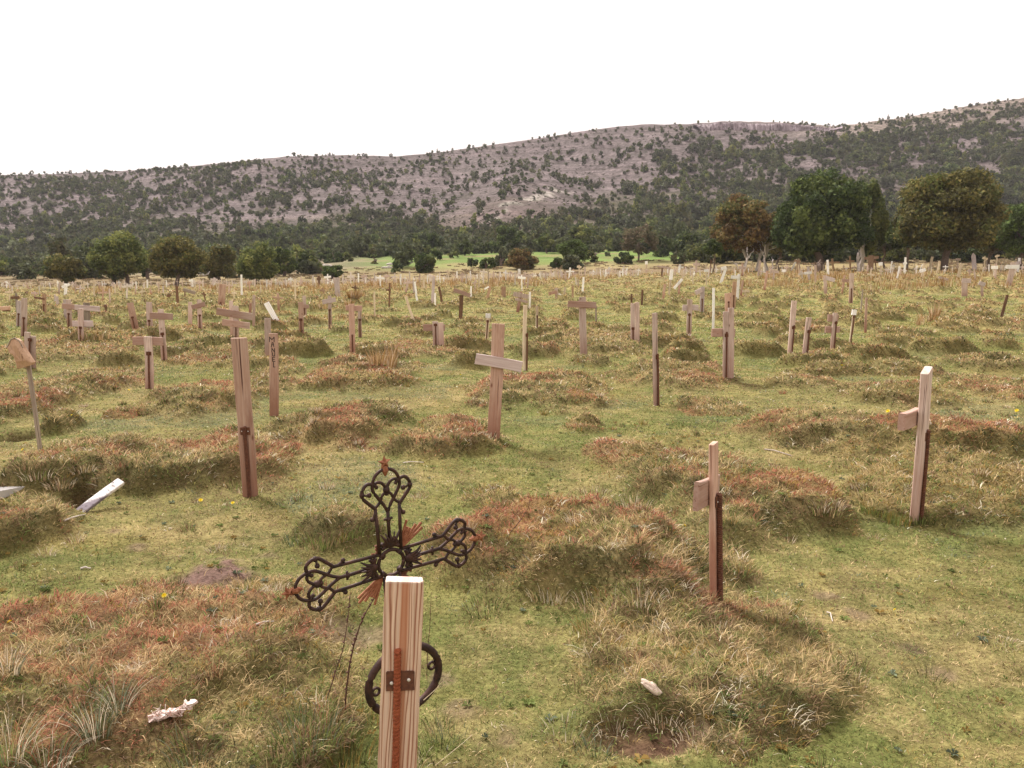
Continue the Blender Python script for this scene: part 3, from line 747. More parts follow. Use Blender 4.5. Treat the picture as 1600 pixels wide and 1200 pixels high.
cross(913,565,910,464,11,bars=[(887,475,931,477,10,'p')],mt='p',yaw=4,rebar=0,label='tall T-shaped cross whose broad reddish crossbar sits almost at top')
cross(820,579,821,477,6.5,mt='y',yaw=30,rebar=.58,rbx=2.2,label='slim pale stake just right of the tilted-bar cross')
cross(838,526,839,478,4,mt='y',yaw=25,rebar=.7,tk=.025,label='short slim stake with dark rod, right of a taller slim stake')
cross(989,546,989,474,7,mt='p',yaw=10,rebar=.48,twin=(6.5,6.8,1.02),label='upright of two pale boards side by side, mound at its left')
cross(233,608,231,526,13,bars=[(206,533,253,534,13,'p',-1)],mt='p',yaw=-2,rebar=.72,label='pink cross with wide plain crossbar, first cross left of the thick reddish post',look='')
cross(257,565,251,483,9,bars=[(235,493,271,495,10,'p')],mt='p',yaw=3,rebar=.56,label='pinkish cross leaning left, right behind the wide plain crossbar cross')
cross(236,528,233,472,9,mt='p',yaw=5,rebar=.5,label='bare tall pink upright left behind a slightly leaning cross')
cross(368,530,368,478,9,bars=[(339,486,395,495,11,'p'),(348,503,391,509,10,'p')],mt='p',yaw=0,rebar=.5,label='cross with two slanting crossbars one above the other')
cross(363,527,361,470,6,mt='p',yaw=4,rebar=0,label='thin pale upright standing hard behind the two-bar cross')
cross(551,566,549,475,9,bars=[(540,481,566,482,8,'p',-1)],mt='r',yaw=12,rebar=.48,label='reddish round-edged stake with short stub bar, straw tuft to its right',look='')
cross(563,527,562,479,6,mt='p',yaw=15,rebar=.6,label='pale post close behind the reddish stake with stub bar')
cross(419,560,418,497,9.5,mt='p',yaw=0,rebar=0,label='plain pink upright right behind the MANUEL board')
cross(440,517,416,473,8.5,mt='w',yaw=8,rebar=0,name='wooden_board',label='white painted board leaning left with faint dark specks')
cross(472,535,470,472,8,mt='r',yaw=8,rebar=.6,label='reddish upright right of the leaning white board')
cross(477,502,475,462,5.5,bars=[(470,478,483,479,6,'p')],mt='p',yaw=10,label='small pale cross just behind the reddish upright right of the leaning white board')
cross(516,514,515,462,5.5,bars=[(504,472,525,468,7,'g')],mt='p',yaw=0,rebar=.6,label='slim cross with whitish crossbar rising to the right')
cross(127,545,126,482,9,bars=[(112,506,144,506,9,'g',-1)],mt='p',yaw=-5,rebar=.55,label='pinkish cross with low grey crossbar, dark twin board behind')
cross(137,527,135,473,10,bars=[(118,480,157,483,8,'g')],mt='o',yaw=0,rebar=0,label='broad dark-topped board with whitish crossbar behind the low-bar cross')
cross(109,511,107,468,8,bars=[(98,478,122,481,8,'p')],mt='p',yaw=-3,rebar=.5,label='pink cross with pale thin stake at its left, left of a broad dark-topped board')
cross(102,499,101,468,4.5,mt='g',yaw=0,label='thin grey stake left against a pink cross')
cross(52,577,51,525,10,mt='p',yaw=-4,rebar=0,label='right one of two boards joined behind the bark sign')
cross(43,577,43,519,9,mt='p',yaw=-4,rebar=.85,rbx=5,label='left one of two boards joined behind the bark sign')
cross(37,525,38,466,9,mt='p',yaw=0,rebar=.5,label='pale pink upright above the bark sign')
cross(29,510,30,470,7,mt='g',yaw=0,rebar=.5,label='grey upright touching a pale pink one above the bark sign')
cross(27,488,25,458,4,bars=[(18,465,31,465,4,'d')],mt='o',yaw=0,label='dark slim cross with small bar near its top')
cross(70,492,69,459,6,bars=[(54,465,70,467,3,'d')],mt='b',yaw=0,label='orange-brown rough post with thin twig arm to the left',top='rough')
cross(102,463,103,443,5,bars=[(97,449,109,444,4,'w')],mt='w',yaw=0,label='bright white small cross with tilted white bar')
cross(214,521,203,473,10,mt='r',yaw=6,rebar=.55,label='broad reddish post leaning clearly left, bare of any crossbar')
cross(346,480,348,444,11,mt='r',yaw=0,rebar=.2,label='wide brownish board with rough top between far trees, dark foot',top='rough')
cross(278,483,276,447,4,mt='d',yaw=0,label='thin dark stake standing alone before the left trees')
cross(297,513,297,472,6,mt='p',yaw=0,bars=[(287,452,306,458,5,'o')],rebar=0,label='dull cross with rough tilted log bar at the top')
cross(313,520,311,468,7,bars=[(300,480,321,475,7,'p')],mt='p',yaw=5,rebar=.55,label='pink cross with bar rising right, beside the log-bar cross')
cross(397,510,397,461,4.5,mt='p',yaw=0,rebar=.6,label='slim pink stake left above the leaning white board')
cross(391,490,392,473,4.5,mt='r',yaw=0,label='short reddish stub beside a slim pink stake')
cross(378,466,377,429,3.2,mt='w',yaw=0,label='tall thin stake with white upper half before the left trees')
cross(586,500,585,456,2.4,mt='y',yaw=0,label='very thin pale rod near the straw tuft')
cross(528,465,526,434,8,mt='g',yaw=0,label='broad pinkish-grey upright in the far rows',top='rough')
cross(608,480,609,442,2.6,bars=[(603,453,611,453,3,'d')],mt='d',yaw=0,label='thin black iron-looking cross')
cross(650,512,634,463,4,mt='y',yaw=0,label='thin pale stick leaning strongly left')
cross(652,470,648,440,3,mt='w',yaw=0,label='left leg of a pale leaning pair of sticks')
cross(675,482,678,432,4.5,mt='g',yaw=0,label='tall pale grey upright above the two joined boards')
cross(680,481,680,458,2.6,mt='w',yaw=0,label='short thin white stick right against a tall pale grey upright')
cross(691,477,686,448,3.5,mt='d',yaw=0,label='dark brown stick leaning left')
cross(719,505,721,461,6,bars=[(709,453,735,462,6,'p')],mt='d',yaw=0,rebar=0,label='dark upright topped by a pale bar sloping down right')
cross(736,473,736,447,2.4,mt='w',yaw=0,label='thin white stake right of the dark upright with sloping bar')
cross(760,539,763,490,5,mt='y',yaw=0,rebar=.8,cap=(7,8),label='pale stake with white painted cap, behind the tilted-bar cross')
cross(761,467,766,447,4.5,bars=[(757,452,764,448,2.5,'w')],mt='b',yaw=0,label='short brown leaning stake with small white bar')
cross(787,466,787,448,7,mt='b',yaw=0,label='short light brown board')
cross(809,488,814,456,5,bars=[(802,459,826,464,7,'p'),(805,467,825,472,4,'p')],mt='r',yaw=0,rebar=0,label='leaning cross with two close pink bars')
cross(827,486,828,456,3,mt='w',yaw=0,label='thin white stake right against the leaning cross with two pink bars')
cross(870,467,869,450,5,bars=[(857,459,870,456,5,'r'),(873,459,879,462,2,'w')],mt='p',yaw=0,label='short cross with reddish bar dropping left')
cross(881,468,883,449,3.2,mt='y',yaw=0,label='short slim stake right of the reddish dropping bar')
cross(895,467,895,446,3,mt='b',yaw=0,label='brown slim stake behind the T-shaped cross')
cross(910,459,912,433,3,mt='w',yaw=0,label='slender bent whitish stick above the T-shaped cross')
cross(932,512,931,478,2.6,mt='o',yaw=0,label='thin grey rod hanging under the right end of the T-shaped bar')
cross(987,475,987,459,2.6,bars=[(981,467,989,467,2,'d')],mt='d',yaw=0,label='little thin dark cross above two pale boards')
cross(1076,530,1078,468,8,bars=[(1067,481,1092,481,9,'g',-1)],mt='p',yaw=3,rebar=.66,label='neat pale cross with short grey crossbar, centre right')
cross(1096,494,1098,448,7,bars=[(1086,458,1096,453,7,'g')],mt='g',yaw=10,rebar=.6,label='grey post with a slanted bar stub to its left')
cross(1114,521,1115,450,3.6,mt='w',yaw=0,label='tall thin whitish stake, left of the broad double-board post')
cross(1138,500,1137,458,10,mt='r',yaw=10,rebar=.7,label='brownish pair-like upright directly behind the broad double-board post',twin=(4,6,1.0))
cross(1146,482,1148,440,7,mt='b',yaw=10,rebar=.5,label='rust-brown upright in the cluster above the double-board post')
cross(1152,470,1155,428,4,bars=[(1142,433,1156,433,5,'w')],mt='w',yaw=0,label='pale frame-like cross at the top of the central cluster')
cross(1157,467,1161,438,3,mt='r',yaw=0,label='thin leaning rusty stick right of the central cluster')
cross(1194,457,1199,423,3.6,mt='r',yaw=0,label='slim leaning stake right of the central cluster')
cross(1233,569,1241,470,9,mt='p',yaw=14,rebar=.62,rbx=2,label='taller of two bare pink posts standing together at right')
cross(1257,570,1264,496,9,mt='p',yaw=14,rebar=.75,rbx=1.5,label='shorter of two bare pink posts standing together at right')
cross(1300,551,1305,489,8,bars=[(1295,497,1311,497,11,'p',-1),(1291,515,1313,515,10,'p',-1)],mt='p',yaw=18,rebar=.8,rbx=2,label='cross with two short plank stubs, right of the two bare pink posts')
cross(1328,538,1335,484,4,mt='y',yaw=0,rebar=.85,cap=(8,7),label='pale stake with white block on top')
cross(1352,520,1354,465,3.4,mt='r',yaw=0,label='slim stake standing at the fallen white plank')
cross(1344,491,1348,452,2.2,mt='o',yaw=0,label='thin grey rod behind a slim stake')
cross(1003,478,1004,453,3,mt='d',yaw=0,label='small dark iron stake before the meadow')
cross(1036,472,1039,444,3.6,mt='r',yaw=0,label='slim reddish stake leaning right, left of two leaning white boards')
cross(1045,461,1050,421,3,mt='y',yaw=0,cap=(16,5),label='stake carrying a leaning white board at its top')
cross(1060,463,1062,436,3,bars=[(1053,451,1066,436,4,'w')],mt='r',yaw=0,label='brown stake with a white bar slanting steeply up')
cross(1034,434,1035,417,2.6,bars=[(1027,416,1048,419,2.6,'p')],mt='d',yaw=0,label='dark stake with pinkish bar in the far rows')
cross(1060,427,1063,413,3,bars=[(1060,417,1068,418,2.4,'w')],mt='w',yaw=0,label='tiny white cross in the far rows above leaning white boards')
cross(1126,443,1134,419,4,bars=[(1127,420,1135,418,5,'w')],mt='w',yaw=0,label='white cross leaning right with thick white bar')
cross(1290,459,1289,430,5,bars=[(1290,434,1304,438,6,'g')],mt='p',yaw=0,label='pinkish cross with pale bar pointing right, by a pink mound')
cross(1329,474,1331,427,6.5,bars=[(1315,438,1326,439,5,'p')],mt='p',yaw=0,rebar=.5,label='tall pinkish upright with reddish bar to the left')
cross(1315,462,1320,430,3,mt='r',yaw=0,label='dark leaning stake left of a tall pinkish upright')
cross(1576,447,1584,410,9,bars=[(1572,417,1592,417,6,'w')],mt='p',yaw=0,rebar=0,label='large pale cross leaning right near the picture edge')
cross(1590,425,1593,403,4,bars=[(1582,413,1595,410,5,'g')],mt='w',yaw=0,label='whitish cross just behind the large leaning one')
cross(1507,463,1507,437,9,bars=[(1503,438,1517,439,7,'g')],mt='p',yaw=0,rebar=0,label='squat broad cross with thick whitish bar on top')
cross(1535,463,1534,442,4,bars=[(1529,442,1539,445,6,'g')],mt='p',yaw=0,rebar=0,label='small post with a thick pale block tilted on top')
cross(1474,452,1474,434,3,bars=[(1466,433,1481,437,3.5,'p')],mt='r',yaw=0,label='low red-brown cross half hidden in straw')
cross(1564,498,1574,461,4.5,mt='d',yaw=0,rebar=0,label='bare dark stick leaning right before a dark mound',top='rough')
cross(1523,425,1521,400,7,mt='g',yaw=0,label='broad pale upright with pointed look at far right',top='point')
cross(1440,438,1444,412,4,bars=[(1437,424,1446,421,5,'w')],mt='y',yaw=0,label='pale cross with whitish block bar')
cross(1555,438,1556,412,3.2,bars=[(1549,418,1559,418,5,'w')],mt='p',yaw=0,label='small cross with white block bar near right edge')
cross(1496,437,1503,411,4.5,mt='y',yaw=0,label='pale yellowish post leaning right')
cross(1360,425,1361,399,9,bars=[(1350,404,1373,402,4,'b')],mt='b',yaw=0,label='thick rust-orange cross under the right trees')
cross(1303,424,1300,404,3,bars=[(1292,410,1312,410,2.6,'b')],mt='b',yaw=0,label='rust-orange thin cross left of a thick one')
cross(1329,422,1328,400,2.6,bars=[(1322,408,1335,408,2.6,'b')],mt='b',yaw=0,label='rust-orange thin cross between two others')
cross(1235,421,1245,405,2.6,mt='w',yaw=0,label='white stick leaning far right under the big dark tree')
cross(1264,440,1263,417,4,bars=[(1257,427,1268,426,4,'w')],mt='g',yaw=0,label='greyish cross at the dark stump')
cross(1274,441,1274,414,3.4,mt='p',yaw=0,label='slim upright in front of the dark stump')
cross(1294,429,1293,406,3.6,mt='w',yaw=0,label='bright white stake right of the dark stump')
cross(1226,433,1225,421,2.6,mt='y',yaw=0,cap=(4,5),label='tiny stake with white cap under the big dark tree')
cross(1208,441,1210,421,3,bars=[(1203,424,1217,425,4,'p')],mt='p',yaw=0,label='small pink cross under the brownish tree')
cross(1377,435,1376,410,2.6,mt='y',yaw=0,cap=(5,6),label='thin stake with white knob under the right trees')
cross(1184,436,1188,407,3.2,mt='p',yaw=0,label='slim pink stake below the pale bare trunks')
cross(1160,433,1160,411,2.6,bars=[(1154,418,1165,419,4,'p')],mt='r',yaw=0,label='little cross below the brownish tree')
cross(1088,428,1088,407,3,bars=[(1083,413,1094,413,4,'p')],mt='p',yaw=0,label='small pink cross by the meadow edge')
cross(1104,446,1103,413,2,bars=[(1100,423,1107,423,4,'w')],mt='y',yaw=0,label='thin stake with small white plate')
cross(1115,426,1116,404,3.4,mt='y',yaw=0,label='pale stake at the corner of the meadow')
cross(1010,427,1010,408,2.6,mt='y',yaw=0,cap=(5,4),label='small stake with white top before the airy tree')
cross(1391,428,1394,408,2,mt='w',yaw=0,label='thin leaning white stick under the right trees')
cross(1413,429,1415,402,3.2,bars=[(1411,412,1417,411,3,'w')],mt='w',yaw=0,label='narrow white cross before the big olive tree')
cross(1464,428,1468,408,2.8,mt='y',yaw=0,label='pale stick leaning right below the big olive tree')
cross(1452,418,1457,401,4,mt='y',yaw=0,label='short pale leaning board below the big olive tree')
cross(1401,438,1406,416,2.6,mt='w',yaw=0,label='white leaning stick in tall straw')
# anonymous ones, read off the photograph too
AN=[(147,465,147,437,2.6,'y'),(160,472,161,450,2.4,'r'),(172,478,171,451,2.4,'p'),(166,490,165,476,2.6,'d'),(90,480,89,463,4,'g'),(86,475,86,460,2.6,'g'),(92,463,93,441,2.6,'p'),
(15,473,15,452,1.8,'y'),(19,460,19,447,2,'w'),(42,463,42,455,3,'d'),(198,470,199,443,2.4,'w'),(264,470,264,458,2,'d'),(237,464,234,450,2.6,'r'),(321,470,318,456,2,'d'),(289,465,289,450,2,'d'),
(329,452,336,434,4,'g'),(436,490,434,458,3.6,'r'),(462,475,461,436,2.4,'y'),(556,460,555,446,3,'d'),(506,463,504,450,3.4,'b'),(499,449,498,431,3,'d'),(407,457,407,445,2,'y'),(437,447,438,440,4,'w'),
(485,475,485,466,1.6,'y'),(634,457,638,438,3.4,'p'),(647,459,646,438,3,'g'),(662,453,662,430,3.2,'y'),(748,452,748,427,2.4,'y'),(755,447,756,420,2,'w'),(763,446,763,424,1.6,'o'),(700,437,700,422,1.8,'y'),
(742,455,742,438,2,'p'),(824,452,826,428,2.6,'p'),(816,455,815,430,2,'w'),(820,448,819,425,2.2,'p'),(868,437,870,418,2.2,'y'),(889,437,891,418,2.8,'w'),(905,430,905,414,1.8,'y'),(932,431,936,418,2.8,'y'),
(950,430,952,417,2.2,'w'),(956,428,956,418,1.6,'y'),(974,430,975,415,2.2,'w'),(993,428,993,413,2.4,'y'),(901,446,899,433,2,'w'),(904,450,903,436,2,'p'),(1044,430,1044,420,3,'w'),(1067,438,1066,424,2.4,'y'),
(1083,444,1081,421,1.8,'y'),(1110,424,1111,406,2,'d'),(1180,425,1175,408,1.6,'y'),(1163,470,1166,452,1.8,'y'),(1250,420,1248,404,2.4,'p'),(1246,419,1246,406,1.8,'r'),(1254,438,1252,423,2.2,'w'),(1355,429,1356,414,2.4,'p'),
(1402,424,1402,410,1.8,'y'),(1480,420,1483,404,2.2,'y'),(1515,432,1515,420,3,'p'),(1478,416,1478,402,1.6,'o'),(1524,440,1522,418,2.6,'p'),(1360,440,1361,424,1.6,'y'),(1369,421,1367,404,2,'d'),(1570,412,1570,401,1.6,'y'),
(1558,410,1558,398,1.4,'y'),(1539,412,1539,400,1.4,'y'),(1497,414,1497,403,1.4,'p'),(118,458,118,440,2,'p'),(125,463,126,446,2,'g'),(131,458,131,440,1.8,'y'),(55,470,54,455,2,'p'),(62,462,61,447,1.8,'w'),
(180,463,180,444,2,'y'),(188,458,188,442,2,'p'),(212,462,212,445,2.2,'p'),(222,468,222,450,2,'y'),(230,452,230,437,1.8,'w'),(248,458,248,442,2,'p'),(255,463,255,447,2,'g'),(300,450,300,436,1.8,'w'),(312,455,312,440,2,'p'),(340,462,341,447,1.6,'y'),
(358,463,358,440,2,'p'),(366,470,366,452,1.8,'y'),(390,458,390,439,1.8,'r'),(417,455,417,437,1.8,'w'),(424,452,424,436,2.2,'p'),(446,452,446,435,2,'w'),(454,447,454,433,2,'w'),(470,449,470,432,2,'p'),(489,448,489,430,2.2,'w'),(512,445,512,428,2,'w'),
(536,446,536,429,2,'w'),(548,447,548,425,2.2,'w'),(560,444,560,427,2.2,'w'),(569,447,569,428,2,'p'),(585,446,585,427,2,'w'),(594,449,594,430,2.2,'w'),(604,446,604,428,2,'p'),(617,444,617,427,2,'w'),(626,447,626,428,2.4,'w'),(640,437,640,424,2,'w'),
(656,446,656,428,2,'p'),(668,447,668,430,2,'w'),(672,446,672,428,3,'w'),(687,440,687,426,2,'w'),(714,440,714,424,2,'w'),(722,444,722,426,2,'p'),(728,446,729,428,2,'w'),(735,440,735,423,2,'w'),(771,441,771,424,2,'p'),(780,442,781,424,2.2,'w'),(790,440,790,422,2.4,'w'),(797,438,797,424,2,'p'),(805,445,805,424,2,'w'),(812,434,811,420,4,'w'),(845,438,845,424,1.8,'w'),(852,440,853,424,2,'p'),(860,436,861,421,2,'p'),(877,437,876,421,2.2,'w'),(884,440,884,424,2,'p'),(896,434,896,420,2.2,'r'),(914,432,914,417,2.2,'p')]
rg=random.Random(4)
for i,(a,b,c,d,w_,mm) in enumerate(AN):
    bars=()
    if rg.random()<.5:
        yy=d+(b-d)*rg.uniform(.15,.35);hwid=rg.uniform(3,6.5)*min(1.3,(b-d)/17);sl=rg.uniform(-1.2,1.2);xc=c+(a-c)*.2
        bars=[(xc-hwid,yy+sl,xc+hwid,yy-sl,rg.uniform(2,3.6),mm)]
    cross(a,b,c,d,w_,bars=[q[:5]+('v' if q[5]=='w' and i%3 else q[5],) for q in bars],mt='v' if mm=='w' and i%3 else mm,yaw=0)
print("crosses",len(CR),"odd heights",[(r['x'],r['y'],round(r['L'],2),round(r['D'],1)) for r in CR if r['L']<.4 or r['L']>1.75])

# farthest rows: real crosses standing in the last 40 m of the field
def tiny_cross(rng,sc=1.0):
    Lh=rng.uniform(.75,1.3)*sc;w=rng.uniform(.05,.13)
    g=[board(Lh,w,.03,int(rng.random()*1e6),seg=3,below=.3)]
    if rng.random()<.62:
        lb=rng.uniform(.3,.6);z=Lh*rng.uniform(.62,.85)
        b=board(lb,rng.uniform(.06,.12),.03,int(rng.random()*1e6),seg=3,below=0)
        M=Matrix.Translation((0,-.032,z))@Matrix.Rotation(rng.gauss(0,.18),4,'Y')@Matrix.Rotation(PI/2,4,'Y')@Matrix.Translation((0,0,-lb/2))
        g.append(xf(b,M));kind='wooden_cross'
    else: kind='wooden_stake'
    return join(g),kind
def far_rows():
    rng=random.Random(77);n_ind=298-len(CR);k=0;stuff=[];tries=0
    while (k<n_ind or len(stuff)<480) and tries<9000:
        tries+=1
        px=rng.uniform(-20,1010) if rng.random()<.8 else rng.uniform(1010,1620)
        D=rng.uniform(96,121) if px<1010 else rng.uniform(80,118)
        if px<330 and rng.random()<.25: continue
        if any(abs(r['x']-px)<3.2 and r['D']>70 for r in CR) and k<n_ind: continue
        x=(px-800)/F*D/1.0095;z=float(Zb(np.array([x]),np.array([D]))[0])
        g,kind=tiny_cross(rng,.92);m=[W_OFF,W_PINK,W_PALE,W_GREY,W_WHITE,W_OFF,W_PINK][rng.randrange(7)]
        M=Matrix.Translation((x,D,z))@Matrix.Rotation(rng.gauss(0,.4),4,'Z')@Matrix.Rotation(rng.gauss(0,.09),4,'Y')@Matrix.Rotation(rng.gauss(0,.05),4,'X')
        if k<n_ind:
            o=put(kind,g,m,None,M);o['category']='cross' if 'cross' in kind else 'stake';o['group']='wooden grave crosses across the field'
            col={W_WHITE.name:'white',W_PINK.name:'pinkish',W_PALE.name:'cream',W_GREY.name:'grey',W_OFF.name:'off-white'}[m.name]
            CR.append(dict(x=px,y=440,xt=px,yt=430,W=2,bars=(1,) if 'cross' in kind else (),mt=col,label=None,look=None,name=kind,D=D,L=1,o=o,far=True));k+=1
        else: stuff.append((xf(g,M),m))
    by={}
    for g,m in stuff: by.setdefault(m.name,[]).append((g,m))
    V=[];Fs=[];mi=[];mats=[]
    for i,(nm,l) in enumerate(by.items()):
        gg=join([a for a,_ in l]);o=len(V);V+=gg[0];Fs+=[tuple(q+o for q in f) for f in gg[1]];mi+=[i]*len(gg[1]);mats.append(l[0][1])
    me=pyd('farthest_crosses',V,Fs)
    for m in mats: me.materials.append(m)
    me.polygons.foreach_set('material_index',mi)
    ob('farthest_crosses',me,None,kind='stuff',label='dense crowd of tiny crosses in the last rows of the field')
far_rows()

LM=[(20,'the dark bush at far left'),(101,'the leftmost round tree'),(187,'the tallest left tree'),(277,'the second big left tree'),(345,'the brownish left tree'),(401,'the fifth tree from left'),
(450,'the dark tree right of the left group'),(520,'the round bright green bush'),(600,'the white rock pile'),(663,'the cone-shaped dark bush'),(760,'the small dark meadow bush'),(815,'the orange-brown bush'),
(893,'the big green meadow bush'),(945,'the gap before the airy tree'),(997,'the airy tan tree'),(1075,'the open green meadow'),(1160,'the orange-brown tree'),(1278,'the big dark green tree'),(1360,'the pale leaning trunk'),(1473,'the big olive-brown tree'),(1580,'the tree at the right edge')]
ORD=['leftmost','second from left','third from left','fourth from left','fifth from left','sixth from left','seventh from left','eighth from left','ninth from left','tenth from left']+['%dth from left'%i for i in range(11,60)]
CN=dict(v='off-white',y='cream',w='white',p='pinkish',r='reddish',g='grey',d='dark',o='grey',b='brown')
bins={}
for r in CR:
    if r['label']: r['o']['label']=r['label'];continue
    lm=min(LM,key=lambda l:abs(l[0]-r['x']))[1]
    row='farthest rows' if r['D']>85 else ('far rows' if r['D']>48 else 'middle rows')
    col=CN.get(r['mt'],r['mt'])
    kd='cross' if r['bars'] else 'stake'
    bins.setdefault((col,kd,row,lm),[]).append(r)
for (col,kd,row,lm),l in bins.items():
    l.sort(key=lambda r:r['x'])
    for i,r in enumerate(l):
        s='%s %s, %s below %s'%(col,kd,row,lm)
        if len(l)>1: s+=', '+(ORD[i] if i<len(l)-1 else ('right one of two' if len(l)==2 else 'rightmost')) if not (len(l)==2 and i==0) else ', left one of two'
        r['o']['label']=s

# ------------------------------------------------------------------ foreground post
def fg_post():
    D=2.14;def_=0
    ut,tt=ray(632.5,905);top=Vector((ut*D,D,H+tt*D))
    D0=2.09;ub,tb=ray(615,1290);bz=float(Zf(np.array([ub*D0]),np.array([D0]))[0]);base=Vector((ub*D0,D0,bz))
    ax=top-base;Lt=ax.length
    o=bpy.data.objects.new('wooden_post',None);LINK(o);o.location=base;o['category']='post'
    o['label']='thick pale post with dark grain and rusty bar, right before the iron cross'
    M0=Matrix.Translation(-base)@frame(Vector((1,.10,0)),ax,base)
    w=.1105;t=.052
    # hand made loft with a worn top edge
    rng=random.Random(3);rings=[];seg=26
    for k in range(seg+1):
        f=k/seg;z=-.15+(Lt+.15)*f;q=.0035;sl=0
        hw=w/2+.0006*math.sin(k*1.7);ht=t/2
        if k==seg: hw-=.004;ht-=.002
        pts=[(-hw,ht-q),(-hw,-ht+q),(-hw+q,-ht),(hw-.009,-ht),(hw-.003,-ht+.006),(hw,-ht+.016),(hw-.002,ht-q),(hw-q*2,ht),(-hw+q,ht)]
        rings.append([(x,y,z+(.0 if k<seg else .001*math.sin(x*90))) for x,y in pts])
    last=rings[-1];rings.insert(-1,[(p[0]*1.035,p[1]*1.035,p[2]-.0025) for p in last])
    g=loft(rings);z0=Lt-.80
    o2=put('upright',([(v[0],v[1],v[2]) for v in g[0]],g[1]),ring_wood(Lt),o,M0)
    r=.0092;s=2.2/F
    zb=Lt-(1008-905)*s/.93
    My=M0@Matrix.Translation((.0015,-t/2-r*.95,0))@Matrix.Rotation(D2R(-1.2),4,'Y')
    put('rebar_stake',rebar_geo(zb,r,ribs=True),RUSTB,o,My)
    zc=Lt-(1053-905)*s/.93
    b=put('bracket',xf(board(.056,.080,.005,1,below=0,bend=0,rough=0,seg=4),Matrix.Translation((0,0,-.028))),RUST,o,M0@Matrix.Translation((-.001,-t/2-.0032,zc))@Matrix.Rotation(D2R(-2),4,'Y'))
    for sx in (-1,1):
        put('screw',join([sphere((sx*.024,-.005,.004*sx),.0052,12,6,(1,.45,1)),sphere((sx*.024,-.0075,.004*sx),.0022,8,4,(1,.3,1))]),SCREW,b,smooth=True)
fg_post()

